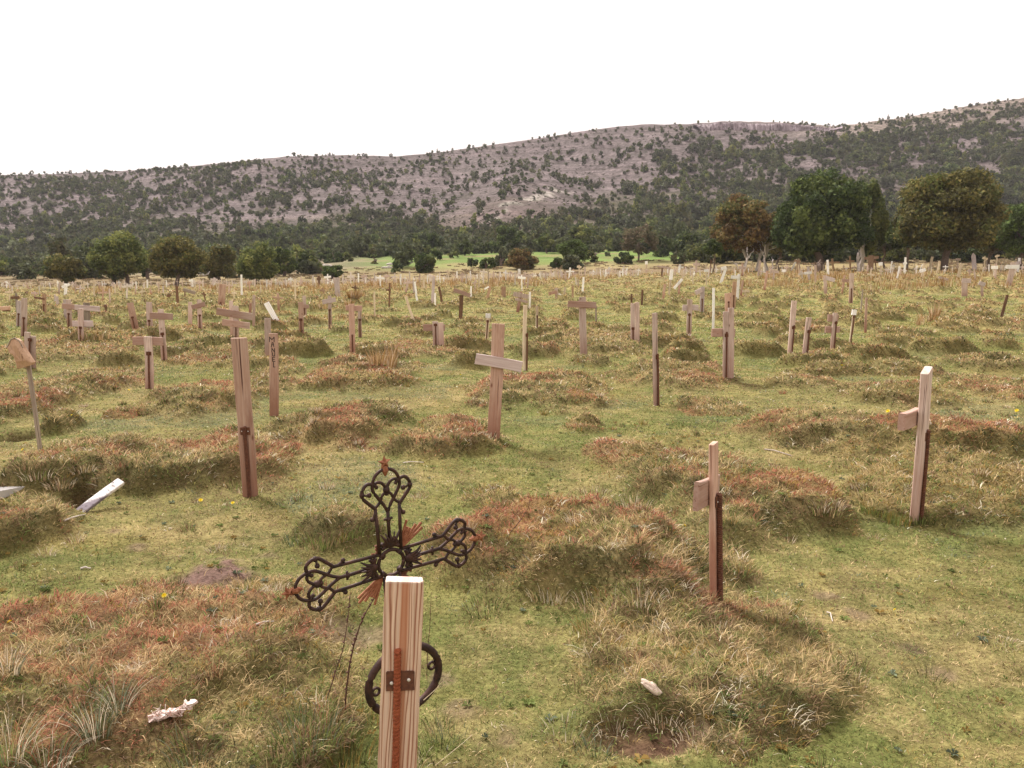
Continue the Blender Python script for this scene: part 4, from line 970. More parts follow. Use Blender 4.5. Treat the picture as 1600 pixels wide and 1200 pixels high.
# ------------------------------------------------------------------ iron cross
def iron_cross():
    Cn=Vector((-.396,2.480,.717));R=(Matrix.Rotation(.5923,4,'Z')@Matrix.Rotation(.0493,4,'X')@Matrix.Rotation(-.0691,4,'Y'))
    base_l=-(Cn.z)/1.0
    o=bpy.data.objects.new('iron_cross',None);LINK(o);o.location=Cn+R@Vector((0,0,base_l));o['category']='iron cross'
    o['label']='ornate black cast iron cross with rusty star tips, tilted behind the front post'
    Mw=Matrix.Translation(-o.location)@Matrix.Translation(Cn)@R
    S=.36
    def arm(rot,k):
        A=Matrix.Rotation(rot,4,'Y')   # arm runs along local +z then rotated in the plane
        def P(w,s,y=0): return A@Vector((w*S,y,s*S))
        parts=[]
        def tb(l,r,r2=None,n=8): 
            parts.append(tube([P(*q) for q in sm(l)],r*S*1.02,n,None if r2 is None else r2*S*1.0))
        def sm(l,k_=4):
            if len(l)<3:return l
            out=[];l=[tuple(q)+(0,)*(3-len(q)) for q in l]
            for i in range(len(l)-1):
                p0=l[max(i-1,0)];p1=l[i];p2=l[i+1];p3=l[min(i+2,len(l)-1)]
                for j in range(k_):
                    t=j/k_;out.append(tuple(.5*((2*p1[c])+(-p0[c]+p2[c])*t+(2*p0[c]-5*p1[c]+4*p2[c]-p3[c])*t*t+(-p0[c]+3*p1[c]-3*p2[c]+p3[c])*t**3) for c in range(3)))
            out.append(l[-1]);return out
        for sg in (-1,1):
            tb([(sg*.105,.10),(sg*.118,.56)],.0165)
            tb([(sg*.118,.50),(sg*.135,.47),(sg*.150,.455)],.016,.012)        # spur at the rail end
            parts.append(sphere(P(sg*.152,.452),.022*S))
            tb([(sg*.118,.545),(sg*.170,.600),(sg*.232,.675),(sg*.228,.735),(sg*.185,.785),(sg*.125,.775),(sg*.085,.735)],.0165)  # side lobe
            tb([(0,.49,0),(sg*.035,.565),(sg*.085,.640),(sg*.130,.720),(sg*.125,.790),(sg*.095,.850),(sg*.045,.885),(0,.892)],.0155) # fork + top arc
            tb([(sg*.118,.555),(sg*.075,.590),(sg*.045,.650),(sg*.012,.680)],.0135)
            tb([(0,.715),(sg*.040,.770),(sg*.085,.785),(sg*.125,.765)],.0145)  # heart top
            parts.append(sphere(P(sg*.232,.70),.026*S));parts.append(sphere(P(sg*.165,.685),.024*S))
            tb([(sg*.205,.69),(sg*.165,.685)],.011)
            tb([(sg*.085,.150),(sg*.045,.165),(0,.170)],.02)
        parts.append(sphere(P(0,.70),.034*S));parts.append(sphere(P(0,.665),.022*S))
        tb([(0,.24),(0,.50)],.017);parts.append(sphere(P(0,.42),.027*S));tb([(-.04,.425),(.04,.425)],.012)
        # bell flower where the stem leaves the ring
        for ph in (-.062,-.03,0,.03,.062):
            tb([(ph*.4,.19,-.004),(ph*.9,.245,-.012),(ph*1.5,.30,-.006)],.022,.005)
        parts.append(sphere(P(0,.195,-.003),.05*S,10,6,(1.35,.6,1)))
        tb([(-.085,.20),(-.05,.178),(0,.172),(.05,.178),(.085,.20)],.02)
        put('arm',join(parts),IRON,o,Mw,smooth=True)
        # five pointed star on the tip with a leaf under it
        V=[];F_=[];n=5;c=(0,.955)
        for i in range(10):
            a=PI/2+i*PI/5;rr=.068 if i%2==0 else .030
            V.append(P(c[0]+rr*math.cos(a),c[1]+rr*math.sin(a),0))
        V.append(P(c[0],c[1],-.011));V.append(P(c[0],c[1],.006))
        for i in range(10): F_.append((i,(i+1)%10,10));F_.append(((i+1)%10,i,11))
        leaf=tube([P(0,.925),P(.0,.88),P(0,.83)],[.020*S,.034*S,.008*S],8)
        put('star',join([([tuple(v) for v in V],F_),leaf]),COPPER,o,Mw)
    for k,rt in enumerate((0,PI/2,-PI/2)): arm(rt,k)
    # centre ring with collar
    ring=[(.125*S*math.cos(a),0,.125*S*math.sin(a)) for a in [i*2*PI/28 for i in range(29)]]
    put('centre_ring',join([tube(ring,.018*S,8)]+[tube([(.10*S*math.cos(a),0,.10*S*math.sin(a)),(.155*S*math.cos(a),0,.155*S*math.sin(a))],.03*S,7,.015*S) for a in [PI/4+i*PI/2 for i in range(4)]]),IRON,o,Mw,smooth=True)
    # sun rays in the corners
    for q,(a0,l1) in enumerate([(50,.45),(230,.45),(132,.24),(-48,.27)]):
        parts=[]
        for j in range(6):
            a=D2R(a0-13+j*5.2);b=D2R(a0-6+j*2.4);l=l1*(.88+.12*math.sin(j*1.2+.5))
            parts.append(tube([(.15*S*math.cos(b),.004,.15*S*math.sin(b)),(l*S*math.cos(a),.004,l*S*math.sin(a))],.010*S,6,.0135*S))
        put('ray_fan',join(parts),COPPER if q<2 else RUST,o,Mw)
    # lower shaft and half wreath
    put('shaft',join([tube([(0,.01,-.12*S),(0,.012,-.60),(0,.012,base_l-.12)],.0085,8),tube([(-.028,0,-.045),(-.028,0,-.40)],.0055,8),tube([(.028,0,-.045),(.028,0,-.40)],.0055,8)]),IRON,o,Mw,smooth=True)
    cz=-.434;cx=.020;rx=.132;rz=.118;parts=[]
    w1=[(cx+rx*math.cos(a),0,cz+rz*math.sin(a)) for a in [D2R(-80+i*163/20) for i in range(21)]]
    w2=[(cx+rx*math.cos(a),0,cz+rz*math.sin(a)) for a in [D2R(97+i*163/20) for i in range(21)]]
    for wv in (w1,w2): parts.append(tube(wv,.0135,10,None,1.0))
    for (ax_,az_,s_) in ((cx+rx*.80,cz+.012,1),(cx-rx*.80,cz-.006,-1)):
        parts.append(tube([(ax_+.013*math.cos(a),0,az_+.013*math.sin(a)) for a in [i*2*PI/12 for i in range(13)]],.0052,7))
        parts.append(tube([(ax_+s_*.012,0,az_),(ax_+s_*.03,0,az_+.01)],.006,7))
    put('wreath',join(parts),IRON,o,Mw,smooth=True)
iron_cross()

# ------------------------------------------------------------------ loose planks, sign, stones, stems
def at3(px,py,smooth=False,dz=0,D=None):
    yy=D or hit(px,py,smooth,200);x=ray(px,py)[0]*yy
    return Vector((x,yy,float((Zb if smooth else Zf)(np.array([x]),np.array([yy]))[0])+dz))
def fallen_plank():
    a=at3(124,808,True,.03);ub,tb=ray(189,752);Db=a.y+.30;b=Vector((ub*Db,Db,H+tb*Db))
    d=b-a;Lb=d.length;M=frame(d.cross(Vector((.15,-.75,.65))),d,a)
    m,nt,bs=mat("white plank with dark lower end");tc=N(nt,"ShaderNodeTexCoord");sx=N(nt,"ShaderNodeSeparateXYZ");L(nt,tc.outputs["Object"],sx.inputs[0])
    n=noise(nt,tc.outputs["Object"],22,4,.7);ad=N(nt,"ShaderNodeMath",operation='MULTIPLY_ADD');L(nt,n.outputs[0],ad.inputs[0]);ad.inputs[1].default_value=.12;L(nt,sx.outputs[2],ad.inputs[2])
    a2=N(nt,"ShaderNodeMath",operation='MULTIPLY_ADD');L(nt,sx.outputs[0],a2.inputs[0]);a2.inputs[1].default_value=-2.2;L(nt,ad.outputs[0],a2.inputs[2])
    r=ramp(nt,a2.outputs[0],[(.19,(.26,.22,.25)),(.235,(.84,.80,.79))]);sp=ramp(nt,noise(nt,tc.outputs["Object"],45,2,.5).outputs[0],[(.32,(.35,.33,.33)),(.42,(.85,.84,.83)),(.6,(1,1,1))])
    L(nt,mixc(nt,r.outputs[0],sp.outputs[0],1.0,'MULTIPLY'),bs.inputs["Base Color"]);bs.inputs["Roughness"].default_value=.7
    o=put('fallen_plank',board(Lb,.062,.03,8,below=0),m,None,M)
    o['label']='whitewashed plank with dark end propped in a hollow at left';o['category']='plank'
fallen_plank()
def lying(px0,py0,px1,py1,w,t,m,label,name='fallen_plank',lift=.05):
    a=at3(px0,py0,True,lift);u,tt=ray(px1,py1);b=Vector((u*a.y*1.01,a.y*1.01,a.z+.02))
    d=b-a;o=put(name,board(d.length,w,t,5,below=0),m,None,frame(Vector((0,.5,.9)),d,a));o['label']=label;o['category']='plank'
lying(1334,512,1363,513,.09,.04,W_WHITE,'white plank lying flat behind the white-block stake',lift=.07)
lying(-3,487,16,487,.22,.2,W_BARK,'sawn orange-brown timber block at the left picture edge',name='timber_block',lift=.10)
# bark sign on the leaning stake
def bark_sign():
    D=hit(63,706,True)-.05;s=D/F
    pts=[(14,543),(17,538),(22,530),(27,528),(33,532),(39,543),(47,555),(54,566),(52,570),(44,572),(36,575),(31,575),(28,565),(24,555),(17,550)]
    c=Vector((ray(34,552)[0]*D,D,H+ray(34,552)[1]*D));rng=random.Random(2)
    front=[];back=[]
    for (x,y) in pts:
        u,t=ray(x,y);p=Vector((u*D,D,H+t*D))-c
        front.append((p.x,-.035+rng.uniform(-.006,.006),p.z));back.append((p.x*.97,.02,p.z*.97))
    # a second, inner ring gives the bark its curl
    mid=[(p[0]*.55,-.062+rng.uniform(-.008,.008),p[2]*.55) for p in front]
    g=loft([back,front,mid]);o=put('bark_sign',g,W_BARK,None,Matrix.Translation(c));o['label']='curled slab of bark nailed on top of the leaning dark stake';o['category']='bark slab'
    put('lichen_edge',tube([(Vector(front[i])*1.02) for i in (0,1,2,3,4,5)],.006,7),W_OLD,o)
bark_sign()
# rock helper
def rock_geo(rng,sx,sy,sz,n=14,m=9,rough=.25):
    rings=[];sd=rng.randrange(999)
    for k in range(m+1):
        a=-PI/2+PI*k/m;rr=max(math.cos(a),.03);ring=[]
        for i in range(n):
            b=2*PI*i/n;q=1+rough*(float(vn(np.array([math.cos(b)*rr*2+5]),np.array([math.sin(b)*rr*2+math.sin(a)*2+9]),sd)[0])-.5)*2
            ring.append((sx*rr*math.cos(b)*q,sy*rr*math.sin(b)*q,sz*math.sin(a)*q))
        rings.append(ring)
    return loft(rings)
ROCKP=rust_mat("pale pinkish stone",(.50,.38,.30),(.66,.54,.45),30,.9,0)
ROCKW=rust_mat("white limestone",(.38,.34,.29),(.58,.54,.48),3,.9,0)
r_=random.Random(9)
p=at3(1018,1078);o=put('stone',rock_geo(r_,.046,.018,.016,rough=.22),ROCKP,None,Matrix.Translation(p+Vector((0,0,.012)))@Matrix.Rotation(D2R(-32),4,'Z')@Matrix.Rotation(D2R(25),4,'Y'));o['label']='elongated pinkish stone half sunk in the low mound at lower right';o['category']='stone'
p=at3(268,1128);parts=[]
for i in range(9):
    f=i/8;q=xf(rock_geo(r_,.030-.012*abs(f-.4),.022,.016-.004*f,8,6,.6),Matrix.Translation((-.075+.15*f,.03*f,.012+.045*f*f+r_.uniform(-.006,.006)))@Matrix.Rotation(r_.uniform(-.6,.6),4,'Y'));parts.append(q)
for i in range(7):
    a=r_.uniform(-.06,.07);parts.append(tube([(a,0,.02),(a+r_.uniform(-.03,.03),r_.uniform(-.03,.0),.05),(a+r_.uniform(-.05,.05),r_.uniform(-.05,0),.075)],.0035,6,.0015))
WLICH=rust_mat("pale decayed wood",(.50,.30,.24),(.88,.80,.76),45,.9,0)
o=put('rotten_wood',join(parts),WLICH,None,Matrix.Translation(p+Vector((0,0,.006)))@Matrix.Scale(.85,4));o['label']='crumbling whitish piece of dead wood in the grass at lower left';o['category']='dead wood'
for i,(px,py,s_,lb) in enumerate([(612,414,.9,'large white rock pile on the slope beyond the field'),(606,419,.9,'smaller white rock just below the large pile'),(625,417,.7,'low white rock at the right end of the pile'),(492,418,1.2,'long pale boulder between the left trees and the round bush'),(508,417,1.2,'pale upright boulder beside the round bush'),(327,430,1.6,'flat grey slab between two left trees'),(1247,508,.30,'small cluster of white stones between two bare pink posts')]):
    p=at3(px,py,True);g=join([xf(rock_geo(r_,s_*r_.uniform(.5,1),s_*.5,s_*r_.uniform(.25,.5)),Matrix.Translation((s_*r_.uniform(-.8,.8),s_*r_.uniform(-.3,.3),s_*.1))) for _ in range(5 if i!=3 else 2)])
    o=put('rock_pile' if i in(0,6) else 'boulder',g,ROCKW,None,Matrix.Translation(p));o['label']=lb;o['category']='rock'
# dead stalks beside the iron cross
STALK=rust_mat("dark dead stalk",(.07,.035,.03),(.16,.08,.06),300,.9,0)
def stalk(pts,D0,D1,r,label,beads=True):
    W_=[];n=len(pts);rng=random.Random(int(pts[0][0]))
    for i,(x,y) in enumerate(pts):
        D=D0+(D1-D0)*i/(n-1);u,t=ray(x,y);W_.append(Vector((u*D,D,H+t*D)))
    g0=float(Zf(np.array([W_[0].x]),np.array([W_[0].y]))[0]);
    if W_[0].z>g0: W_.insert(0,Vector((W_[0].x-.005,W_[0].y,g0-.02)))
    b=W_[0].copy();P=[w-b for w in W_];parts=[tube(P,r,7,r*.45)]
    if beads:
        for i in range(len(P)-1):
            for j in range(7):
                f=rng.random();c=P[i].lerp(P[i+1],f)
                if i<1: continue
                d=Vector((rng.uniform(-1,1),rng.uniform(-1,1),.8))*.006
                parts.append(tube([c,c+d],r*.9,5,r*1.1))
    o=put('dead_stalk',join(parts),STALK,None,Matrix.Translation(b),smooth=True);o['label']=label;o['category']='dead stalk';o['group']='dead stalks by the iron cross'
stalk([(539,1112),(541,1080),(546,1040),(553,1008),(562,978),(574,952),(587,932)],2.75,2.62,.0036,'thicker beaded dark stalk leaning toward the iron cross')
stalk([(506,1118),(513,1085),(524,1050),(536,1015),(541,985),(545,955),(547,925)],2.8,2.75,.0024,'thinner dark stalk left of the beaded one')
stalk([(668,1013),(670,998),(672,975),(673,945),(674,925)],3.1,3.05,.0018,'faint thin stalk just right of the front post',False)
stalk([(795,835),(806,822),(818,806),(826,793),(828,780)],4.3,4.3,.0028,'bare reddish twig rising from the big red mound',False)
STRAWM=rust_mat("pale straw stem",(.55,.45,.28),(.7,.6,.42),80,.8,0)
def straw(pts,D,r,label):
    P=[Vector((ray(x,y)[0]*d,d,H+ray(x,y)[1]*d)) for (x,y),d in zip(pts,D)];b=P[0].copy()
    o=put('straw_stem',tube([q-b for q in P],r,6,r*.5),STRAWM,None,Matrix.Translation(b));o['label']=label;o['category']='straw stem'
straw([(662,1094),(680,1078),(697,1058),(710,1040)],[2.55,2.55,2.55,2.55],.0014,'long pale straw leaning up from beside the front post')
straw([(680,1196),(700,1180),(722,1162),(738,1148)],[2.3,2.32,2.35,2.38],.0012,'pale straw at the bottom edge right of the front post')
def twig(px0,py0,px1,py1,r,label,m=W_OFF):
    a=at3(px0,py0);b=at3(px1,py1);c=(a+b)/2
    P=[a-c+Vector((0,0,.006)),(a-c)*.4+Vector((.01,.004,.013)),(b-c)*.45+Vector((0,-.006,.010)),b-c+Vector((0,0,.004))]
    o=put('twig',tube(P,r,6,r*.6),m,None,Matrix.Translation(c));o['label']=label;o['category']='twig'
twig(100,815,133,805,.006,'pale twig at the foot of the propped white plank')
twig(1195,703,1238,713,.008,'curved grey twig lying on the lane at right',W_OLD)
twig(630,724,662,723,.005,'short white twig on the turf behind the iron cross')
twig(126,890,142,889,.006,'little white twig on the turf at left')
twig(400,978,428,972,.004,'white straw left of the thin dark stalk')
twig(1292,958,1301,972,.003,'bent white stem on the bare turf at lower right')
twig(155,597,168,597,.018,'black scrap lying on the turf left of the wide plain crossbar cross',W_DARK)

# dandelions
PET,_,bb=mat("dandelion petals");bb.inputs["Base Color"].default_value=(.80,.62,.02,1)
STEMG,_,bb=mat("dandelion stem");bb.inputs["Base Color"].default_value=(.12,.20,.05,1)
def flower_mesh():
    V=[];Fs=[]
    for ring,(n,rr,z) in enumerate([(16,.019,.002),(13,.014,.005),(9,.008,.008)]):
        for i in range(n):
            a=2*PI*(i+.5*ring)/n;da=.16*(1+ring*.4);o=len(V)
            V+=[(0,0,z*.3),(rr*.6*math.cos(a-da),rr*.6*math.sin(a-da),z+.001),(rr*math.cos(a),rr*math.sin(a),z+.003),(rr*.6*math.cos(a+da),rr*.6*math.sin(a+da),z+.001)];Fs.append((o,o+1,o+2,o+3))
    return pyd('flower_head',V,Fs)
FM=flower_mesh();FM.materials.append(PET);SM=pyd('stem',*tube([(0,0,-.03),(.002,0,.015),(0,0,.04)],.0016,6));SM.materials.append(STEMG)
for (px,py,k,lb) in [(16,982,1,'yellow dandelion at the left edge above the red grass'),(257,940,1,'yellow dandelion left below the brown mud patch'),(36,709,1.3,'yellow dandelion left of the leaning dark stake foot'),(314,790,1.3,'yellow dandelion on the mound left of the thick reddish post'),
    (112,654,1.2,'yellow dandelion right of the bark sign stake'),(202,614,1.4,'yellow dandelion left of the wide plain crossbar cross foot'),(1069,829,1.1,'yellow dandelion left of the nearest right post'),(1387,650,1.6,'yellow dandelion left of the tall far-right post'),
    (1588,649,1.9,'yellow dandelion at the right edge on a brown mound'),(1315,576,1.8,'yellow dandelion right of the two-stub cross foot'),(1398,960,.8,'small yellow dandelion on the lower right turf'),(364,793,1.1,'yellow dandelion just left of the thick reddish post foot'),(720,590,1.5,'yellow dandelion left of the tilted-bar cross')]:
    p=at3(px,py);o=bpy.data.objects.new('dandelion',None);LINK(o);o.location=p;o.scale=(k*.75,)*3;o['label']=lb;o['category']='flower';o['group']='dandelions in the turf'
    ob('stem',SM,None,o,(0,0,0));h_=ob('flower_head',FM,None,o,(0,0,.04));h_.rotation_euler=(.5,.1*px%1,px)
# low broadleaf weeds scattered in the turf
def weeds():
    rng=np.random.default_rng(33);V=[];Cc=[]
    for i in range(900):
        fy=rng.uniform(1.7,9);x=rng.uniform(-.78,.78)*fy
        if rng.random()>float(ss(.35,.6,fbm(np.array([x*1.3]),np.array([fy*1.3]),71,2))[0])+.12: continue
        z=float(Zf(np.array([x]),np.array([fy]))[0]);n=int(rng.integers(4,9));r0=rng.uniform(.012,.030);c=PAL[[0,8,0,4][rng.integers(0,4)]]*rng.uniform(.55,1.1);a0=rng.uniform(0,6.3)
        for j in range(n):
            a=a0+j*2*PI/n+rng.normal(0,.2);r=r0*rng.uniform(.6,1.2);w=r*.30;ca,sa=math.cos(a),math.sin(a);h=rng.uniform(.004,.014)
            base=(x,fy,z+.004);mid=(x+ca*r*.6,fy+sa*r*.6,z+.006+h);tip=(x+ca*r,fy+sa*r,z+.004+h*.6)
            V+=[base,(mid[0]-sa*w,mid[1]+ca*w,mid[2]),tip,base,tip,(mid[0]+sa*w,mid[1]-ca*w,mid[2])];Cc+=[c*rng.uniform(.85,1.15)]*6
    V=np.array(V);ob('weeds',np_mesh('weeds',V,np.arange(len(V)),3,np.array(Cc)),GRASSM,kind='stuff',label='small broad-leaved weeds flat in the turf')
weeds()
# puddle
def puddle():
    y=hit(4,764,False);x=ray(-2,764)[0]*y;m,nt,b=mat("puddle water");b.inputs["Base Color"].default_value=(.45,.43,.42,1);b.inputs["Roughness"].default_value=.06;b.inputs["Specular IOR Level"].default_value=1
    z=float(Zf(np.array([x]),np.array([y]))[0]);n=24
    ring=lambda q,dz:[(x+.16*q*math.cos(2*PI*i/n)*(1+.2*math.sin(3*2*PI*i/n)),y+.10*q*math.sin(2*PI*i/n),z+dz) for i in range(n)]
    g=loft([ring(1,-.05),ring(1,.010),ring(.9,.011)]);o=put('puddle',g,m);o['kind']='structure'
puddle()

# ------------------------------------------------------------------ trees
def crown_arrays(rng,rx,ry,rz,nl,nlobe,leaf,pal,ragged=.16,flat=.25,lobe=.34,skirt=0.):
    """leaf-sized faces spread over many lobes; origin at crown centre"""
    th=rng.uniform(0,2*PI,nlobe);cz=rng.uniform(-1,1,nlobe);rad=rng.uniform(.45,1,nlobe)**.6
    q=np.sqrt(1-cz**2);c=np.stack([q*np.cos(th),q*np.sin(th),cz],-1)*(rad*(1-lobe*.75))[:,None]
    c[:,2]=np.where(c[:,2]<-flat,-flat+(c[:,2]+flat)*.45,c[:,2]);lowb=c[:,2]<-.35;c[lowb,:2]*=1.18
    lr=lobe*rng.uniform(.55,1.15,nlobe)
    li=rng.choice(nlobe,nl,p=lr**2/np.sum(lr**2))
    d=rng.normal(0,1,(nl,3));d/=np.linalg.norm(d,axis=1)[:,None]
    d[:,2]=np.where(d[:,2]<-.5,d[:,2]*.8,d[:,2])
    p=c[li]+d*(lr[li]*(rng.random(nl)**.28)*(1+rng.normal(0,ragged,nl)))[:,None]
    p=p*np.array([rx,ry,rz])
    nrm=d+rng.normal(0,.75,(nl,3));nrm/=np.linalg.norm(nrm,axis=1)[:,None]
    a=np.cross(nrm,rng.normal(0,1,(nl,3)));a/=np.linalg.norm(a,axis=1)[:,None]+1e-9;b=np.cross(nrm,a)
    s=leaf*rng.uniform(.55,1.3,nl)
    V=np.stack([p+a*s[:,None],p-a*(s*.45)[:,None]+b*(s*.6)[:,None],p-a*(s*.45)[:,None]-b*(s*.6)[:,None]],1)
    pal=np.array(pal);lw=rng.random(nlobe);k=(np.clip(lw[li]+rng.normal(0,.28,nl),0,.999)*len(pal)).astype(int)
    col=pal[k]*(.7+.6*rng.random(nl))[:,None]*(.8+.4*rng.random(nlobe))[li][:,None]
    return V,np.repeat(col[:,None,:],3,1)
G1=[(.045,.068,.022),(.070,.098,.028),(.115,.145,.040)]           # dark green
G2=[(.090,.115,.034),(.140,.165,.046),(.210,.220,.064)]           # olive green
G3=[(.100,.096,.032),(.150,.132,.044),(.210,.180,.058),(.105,.120,.036)]  # brownish olive
G4=[(.140,.088,.036),(.210,.138,.050),(.235,.185,.070),(.100,.108,.038)]  # orange brown
G5=[(.085,.130,.030),(.120,.170,.045),(.070,.095,.028)]           # fresh green
G6=[(.075,.090,.048),(.115,.130,.065),(.155,.165,.090)]           # grey green
G7=[(.170,.130,.085),(.130,.120,.060),(.210,.170,.110),(.100,.100,.050)]  # airy tan
def crown_obj(name,rng,rx,ry,rz,nl,nlobe,leaf,pal,parent,loc,m=None,**kw):
    V,c=crown_arrays(rng,rx,ry,rz,nl,nlobe,leaf,pal,**kw)
    me=np_mesh(name,V.reshape(-1,3),np.arange(nl*3),3,c.reshape(-1,3));return ob(name,me,m or LEAFM,parent,loc)
def limb_geo(rng,h,r,nb,spread,top):
    parts=[]
    def seg(p0,p1,r0,r1,w=.08):
        P=[];
        for i in range(6):
            f=i/5;q=Vector(p0).lerp(Vector(p1),f);k=math.sin(f*PI)*w*(Vector(p1)-Vector(p0)).length
            P.append(q+Vector((rng.normal(0,.5)*k,rng.normal(0,.5)*k,0)))
        parts.append(tube(P,r0,8,r1))
    seg((0,0,-.6),(rng.normal(0,.15),0,h),r,r*.7)
    for i in range(nb):
        a=rng.uniform(0,2*PI);z=h*rng.uniform(.45,1);e=(math.cos(a)*spread*rng.uniform(.5,1),math.sin(a)*spread*rng.uniform(.5,1),z+top*rng.uniform(.3,.9))
        seg((0,0,z),e,r*.45,r*.12,.12)
    return join(parts)
def tree(px,pyb,wpx,pyt,D,pal,label,nl=9000,nlobe=34,leaf=.30,cb=None,bark=None,seed=None,name='juniper_tree',cat='tree',trunks=((0,0),),kw={},tr=.35,shape=1.0,gz=None):
    rng=np.random.default_rng(int(px*3+D) if seed is None else seed)
    x=(px-800)/F*D/1.0095;z0=float(Zb(np.array([x]),np.array([D]))[0]);s=D/F*1.0
    zt=H+T(pyt)*D;zcb=H+T(cb if cb else pyb)*D
    rx=wpx*s/2;rz=(zt-zcb)/2;zc=(zt+zcb)/2
    o=bpy.data.objects.new(name,None);LINK(o);o.location=(x,D,z0);o['label']=label;o['category']=cat
    crown_obj('crown',rng,rx,rx*.9*shape,rz,nl,nlobe,leaf,pal,o,(0,0,zc-z0),**kw)
    for (ox,lean) in trunks:
        g=limb_geo(rng,max(zc-z0-rz*.25,1),tr,5,rx*.55,rz*.7)
        t=put('trunk',g,bark or BARKM,o,Matrix.Translation((ox,-.2,0))@Matrix.Rotation(lean,4,'Y'),smooth=True)
    return o
big=dict(ragged=.10,lobe=.27,flat=.95)
tree(1278,404,152,265,105,G1,'big rounded dark green tree above the dark stump, at right',34000,110,.30,cb=409,kw=big,tr=.5,name='evergreen_tree')
tree(1352,400,62,277,113,G2,'lighter green tree half behind the right side of the big dark one',13000,44,.30,cb=408,kw=big,trunks=((-.9,.05),),bark=BARKP,tr=.33,name='evergreen_tree')
tree(1473,404,172,254,105,G3,'big domed brownish-olive tree at right with grey trunk',38000,110,.30,cb=404,kw=big,tr=.5,name='evergreen_tree')
tree(1160,406,122,302,112,G4,'orange-brown tree with pale bare trunks below its crown',18000,70,.27,cb=403,kw=dict(ragged=.16,lobe=.24,flat=.9),trunks=((-.1,.0),(1.9,.04),(3.3,-.05)),bark=BARKP,tr=.22,name='evergreen_tree')
tree(1113,402,34,374,110,G1,'low dark bush at the left foot of the orange-brown tree',4000,18,.22,kw=big,tr=.12,name='bush',cat='bush')
tree(1592,405,110,303,116,G5,'bright green tree cut by the right picture edge',18000,60,.28,cb=408,kw=big,tr=.35,name='evergreen_tree')
tree(1415,402,80,330,124,G1,'dark shaded tree between the pale leaning trunk and the olive-brown dome',11000,44,.28,cb=396,kw=big,tr=.28,name='evergreen_tree')
tree(1545,404,90,340,122,G3,'brown-green tree low between the dome and the right edge tree',11000,44,.28,cb=397,kw=big,tr=.28,name='evergreen_tree')
tree(1215,404,60,350,122,G3,'small brown-olive tree filling between orange-brown and big dark trees',7000,30,.27,cb=399,kw=big,tr=.2,name='evergreen_tree')
tree(1380,404,50,352,128,G6,'grey-green tree behind the pale leaning trunk',6000,30,.27,cb=397,kw=big,tr=.2,name='evergreen_tree')
L1=dict(ragged=.12,lobe=.30,flat=.95)
tree(103,437,62,394,122,G3,'leftmost round tree of the left group, low and olive-brown',9000,45,.27,cb=441,kw=L1)
tree(187,438,94,361,128,G2,'tallest broad green tree of the left group',17000,70,.28,cb=441,kw=L1,trunks=((-1,0),(1.2,.03)))
tree(277,441,90,366,118,G3,'second big left tree, darker, with a short bare trunk',16000,70,.28,cb=441,kw=L1)
tree(343,436,56,378,136,G3,'brownish tree standing right of the second big left tree',9000,40,.28,cb=441,kw=L1)
tree(402,440,68,372,126,G2,'rounded olive tree, last full-size tree of the left group',12000,50,.28,cb=441,kw=L1)
tree(444,434,42,384,150,G1,'dark green tree right behind the last left-group tree',6000,30,.3,kw=L1)
tree(232,436,40,390,150,G1,'dark smaller tree between the two biggest left trees',5000,24,.3,kw=L1)
tree(36,431,40,398,185,G6,'grey-green round bush tree far left',4500,24,.36,kw=L1)
tree(2,436,40,408,170,G2,'green bush tree cut by the left picture edge',4500,24,.34,kw=L1)
tree(65,432,24,408,190,G6,'small dull bush between the far-left bush and leftmost round tree',2400,14,.36,kw=L1,name='bush',cat='bush')
tree(478,432,30,404,190,G6,'grey-green bush left of the pale boulder',3000,18,.36,kw=L1,name='bush',cat='bush')
tree(524,424,36,391,200,G1,'dark bush tree standing behind the round bright bush',4200,22,.38,kw=L1,name='bush',cat='bush')
tree(520,436,42,413,138,G5,'round bright green bush at the field edge, left of centre',5200,24,.25,kw=L1,name='bush',cat='bush')
tree(494,434,26,415,160,G7,'pale yellowish bush left of the round bright bush',2600,16,.28,kw=L1,name='bush',cat='bush')
tree(663,431,42,393,150,G1,'cone-shaped dark green bush alone on the meadow edge',7000,30,.26,kw=dict(ragged=.12,lobe=.33,flat=.95),name='bush',cat='bush')
tree(761,427,30,400,158,G1,'small dark bush at the meadow edge left of the orange-brown bush',4200,22,.26,kw=L1,name='bush',cat='bush')
tree(783,424,24,380,165,G6,'narrow grey-green bush behind the small dark one',3800,20,.28,kw=L1,name='bush',cat='bush')
tree(815,425,52,385,150,G4,'rounded orange-brown bush at the meadow edge',8000,36,.26,kw=L1,name='bush',cat='bush')
tree(893,424,54,370,158,G5,'tallest green bush clump on the meadow, right of the orange-brown bush',8000,40,.28,kw=L1,name='bush',cat='bush')
tree(868,424,22,398,150,G1,'narrow dark bush hugging the left side of the tall green clump',2600,16,.26,kw=L1,name='bush',cat='bush')
tree(894,425,38,396,146,G6,'grey-green bush in front of the tall green clump',4500,24,.26,kw=L1,name='bush',cat='bush')
tree(854,396,30,366,225,G2,'small round meadow tree with visible trunk behind the bushes',4500,22,.36,cb=391,kw=L1,bark=BARKM,tr=.25)
tree(798,392,52,350,235,G1,'dark broad tree at the top edge of the meadow',8000,34,.42,kw=L1)
tree(997,410,64,345,168,G7,'airy tan tree with thin see-through crown',4200,46,.30,cb=402,kw=dict(ragged=.22,lobe=.24,flat=.9),tr=.22,bark=BARKM,name='thin_tree')
tree(974,418,32,392,160,G1,'dark bush at the left foot of the airy tan tree',4200,22,.27,kw=L1,name='bush',cat='bush')
tree(930,412,30,400,200,G3,'low olive bush between the green clump and the airy tree',2200,14,.34,kw=L1,name='bush',cat='bush')
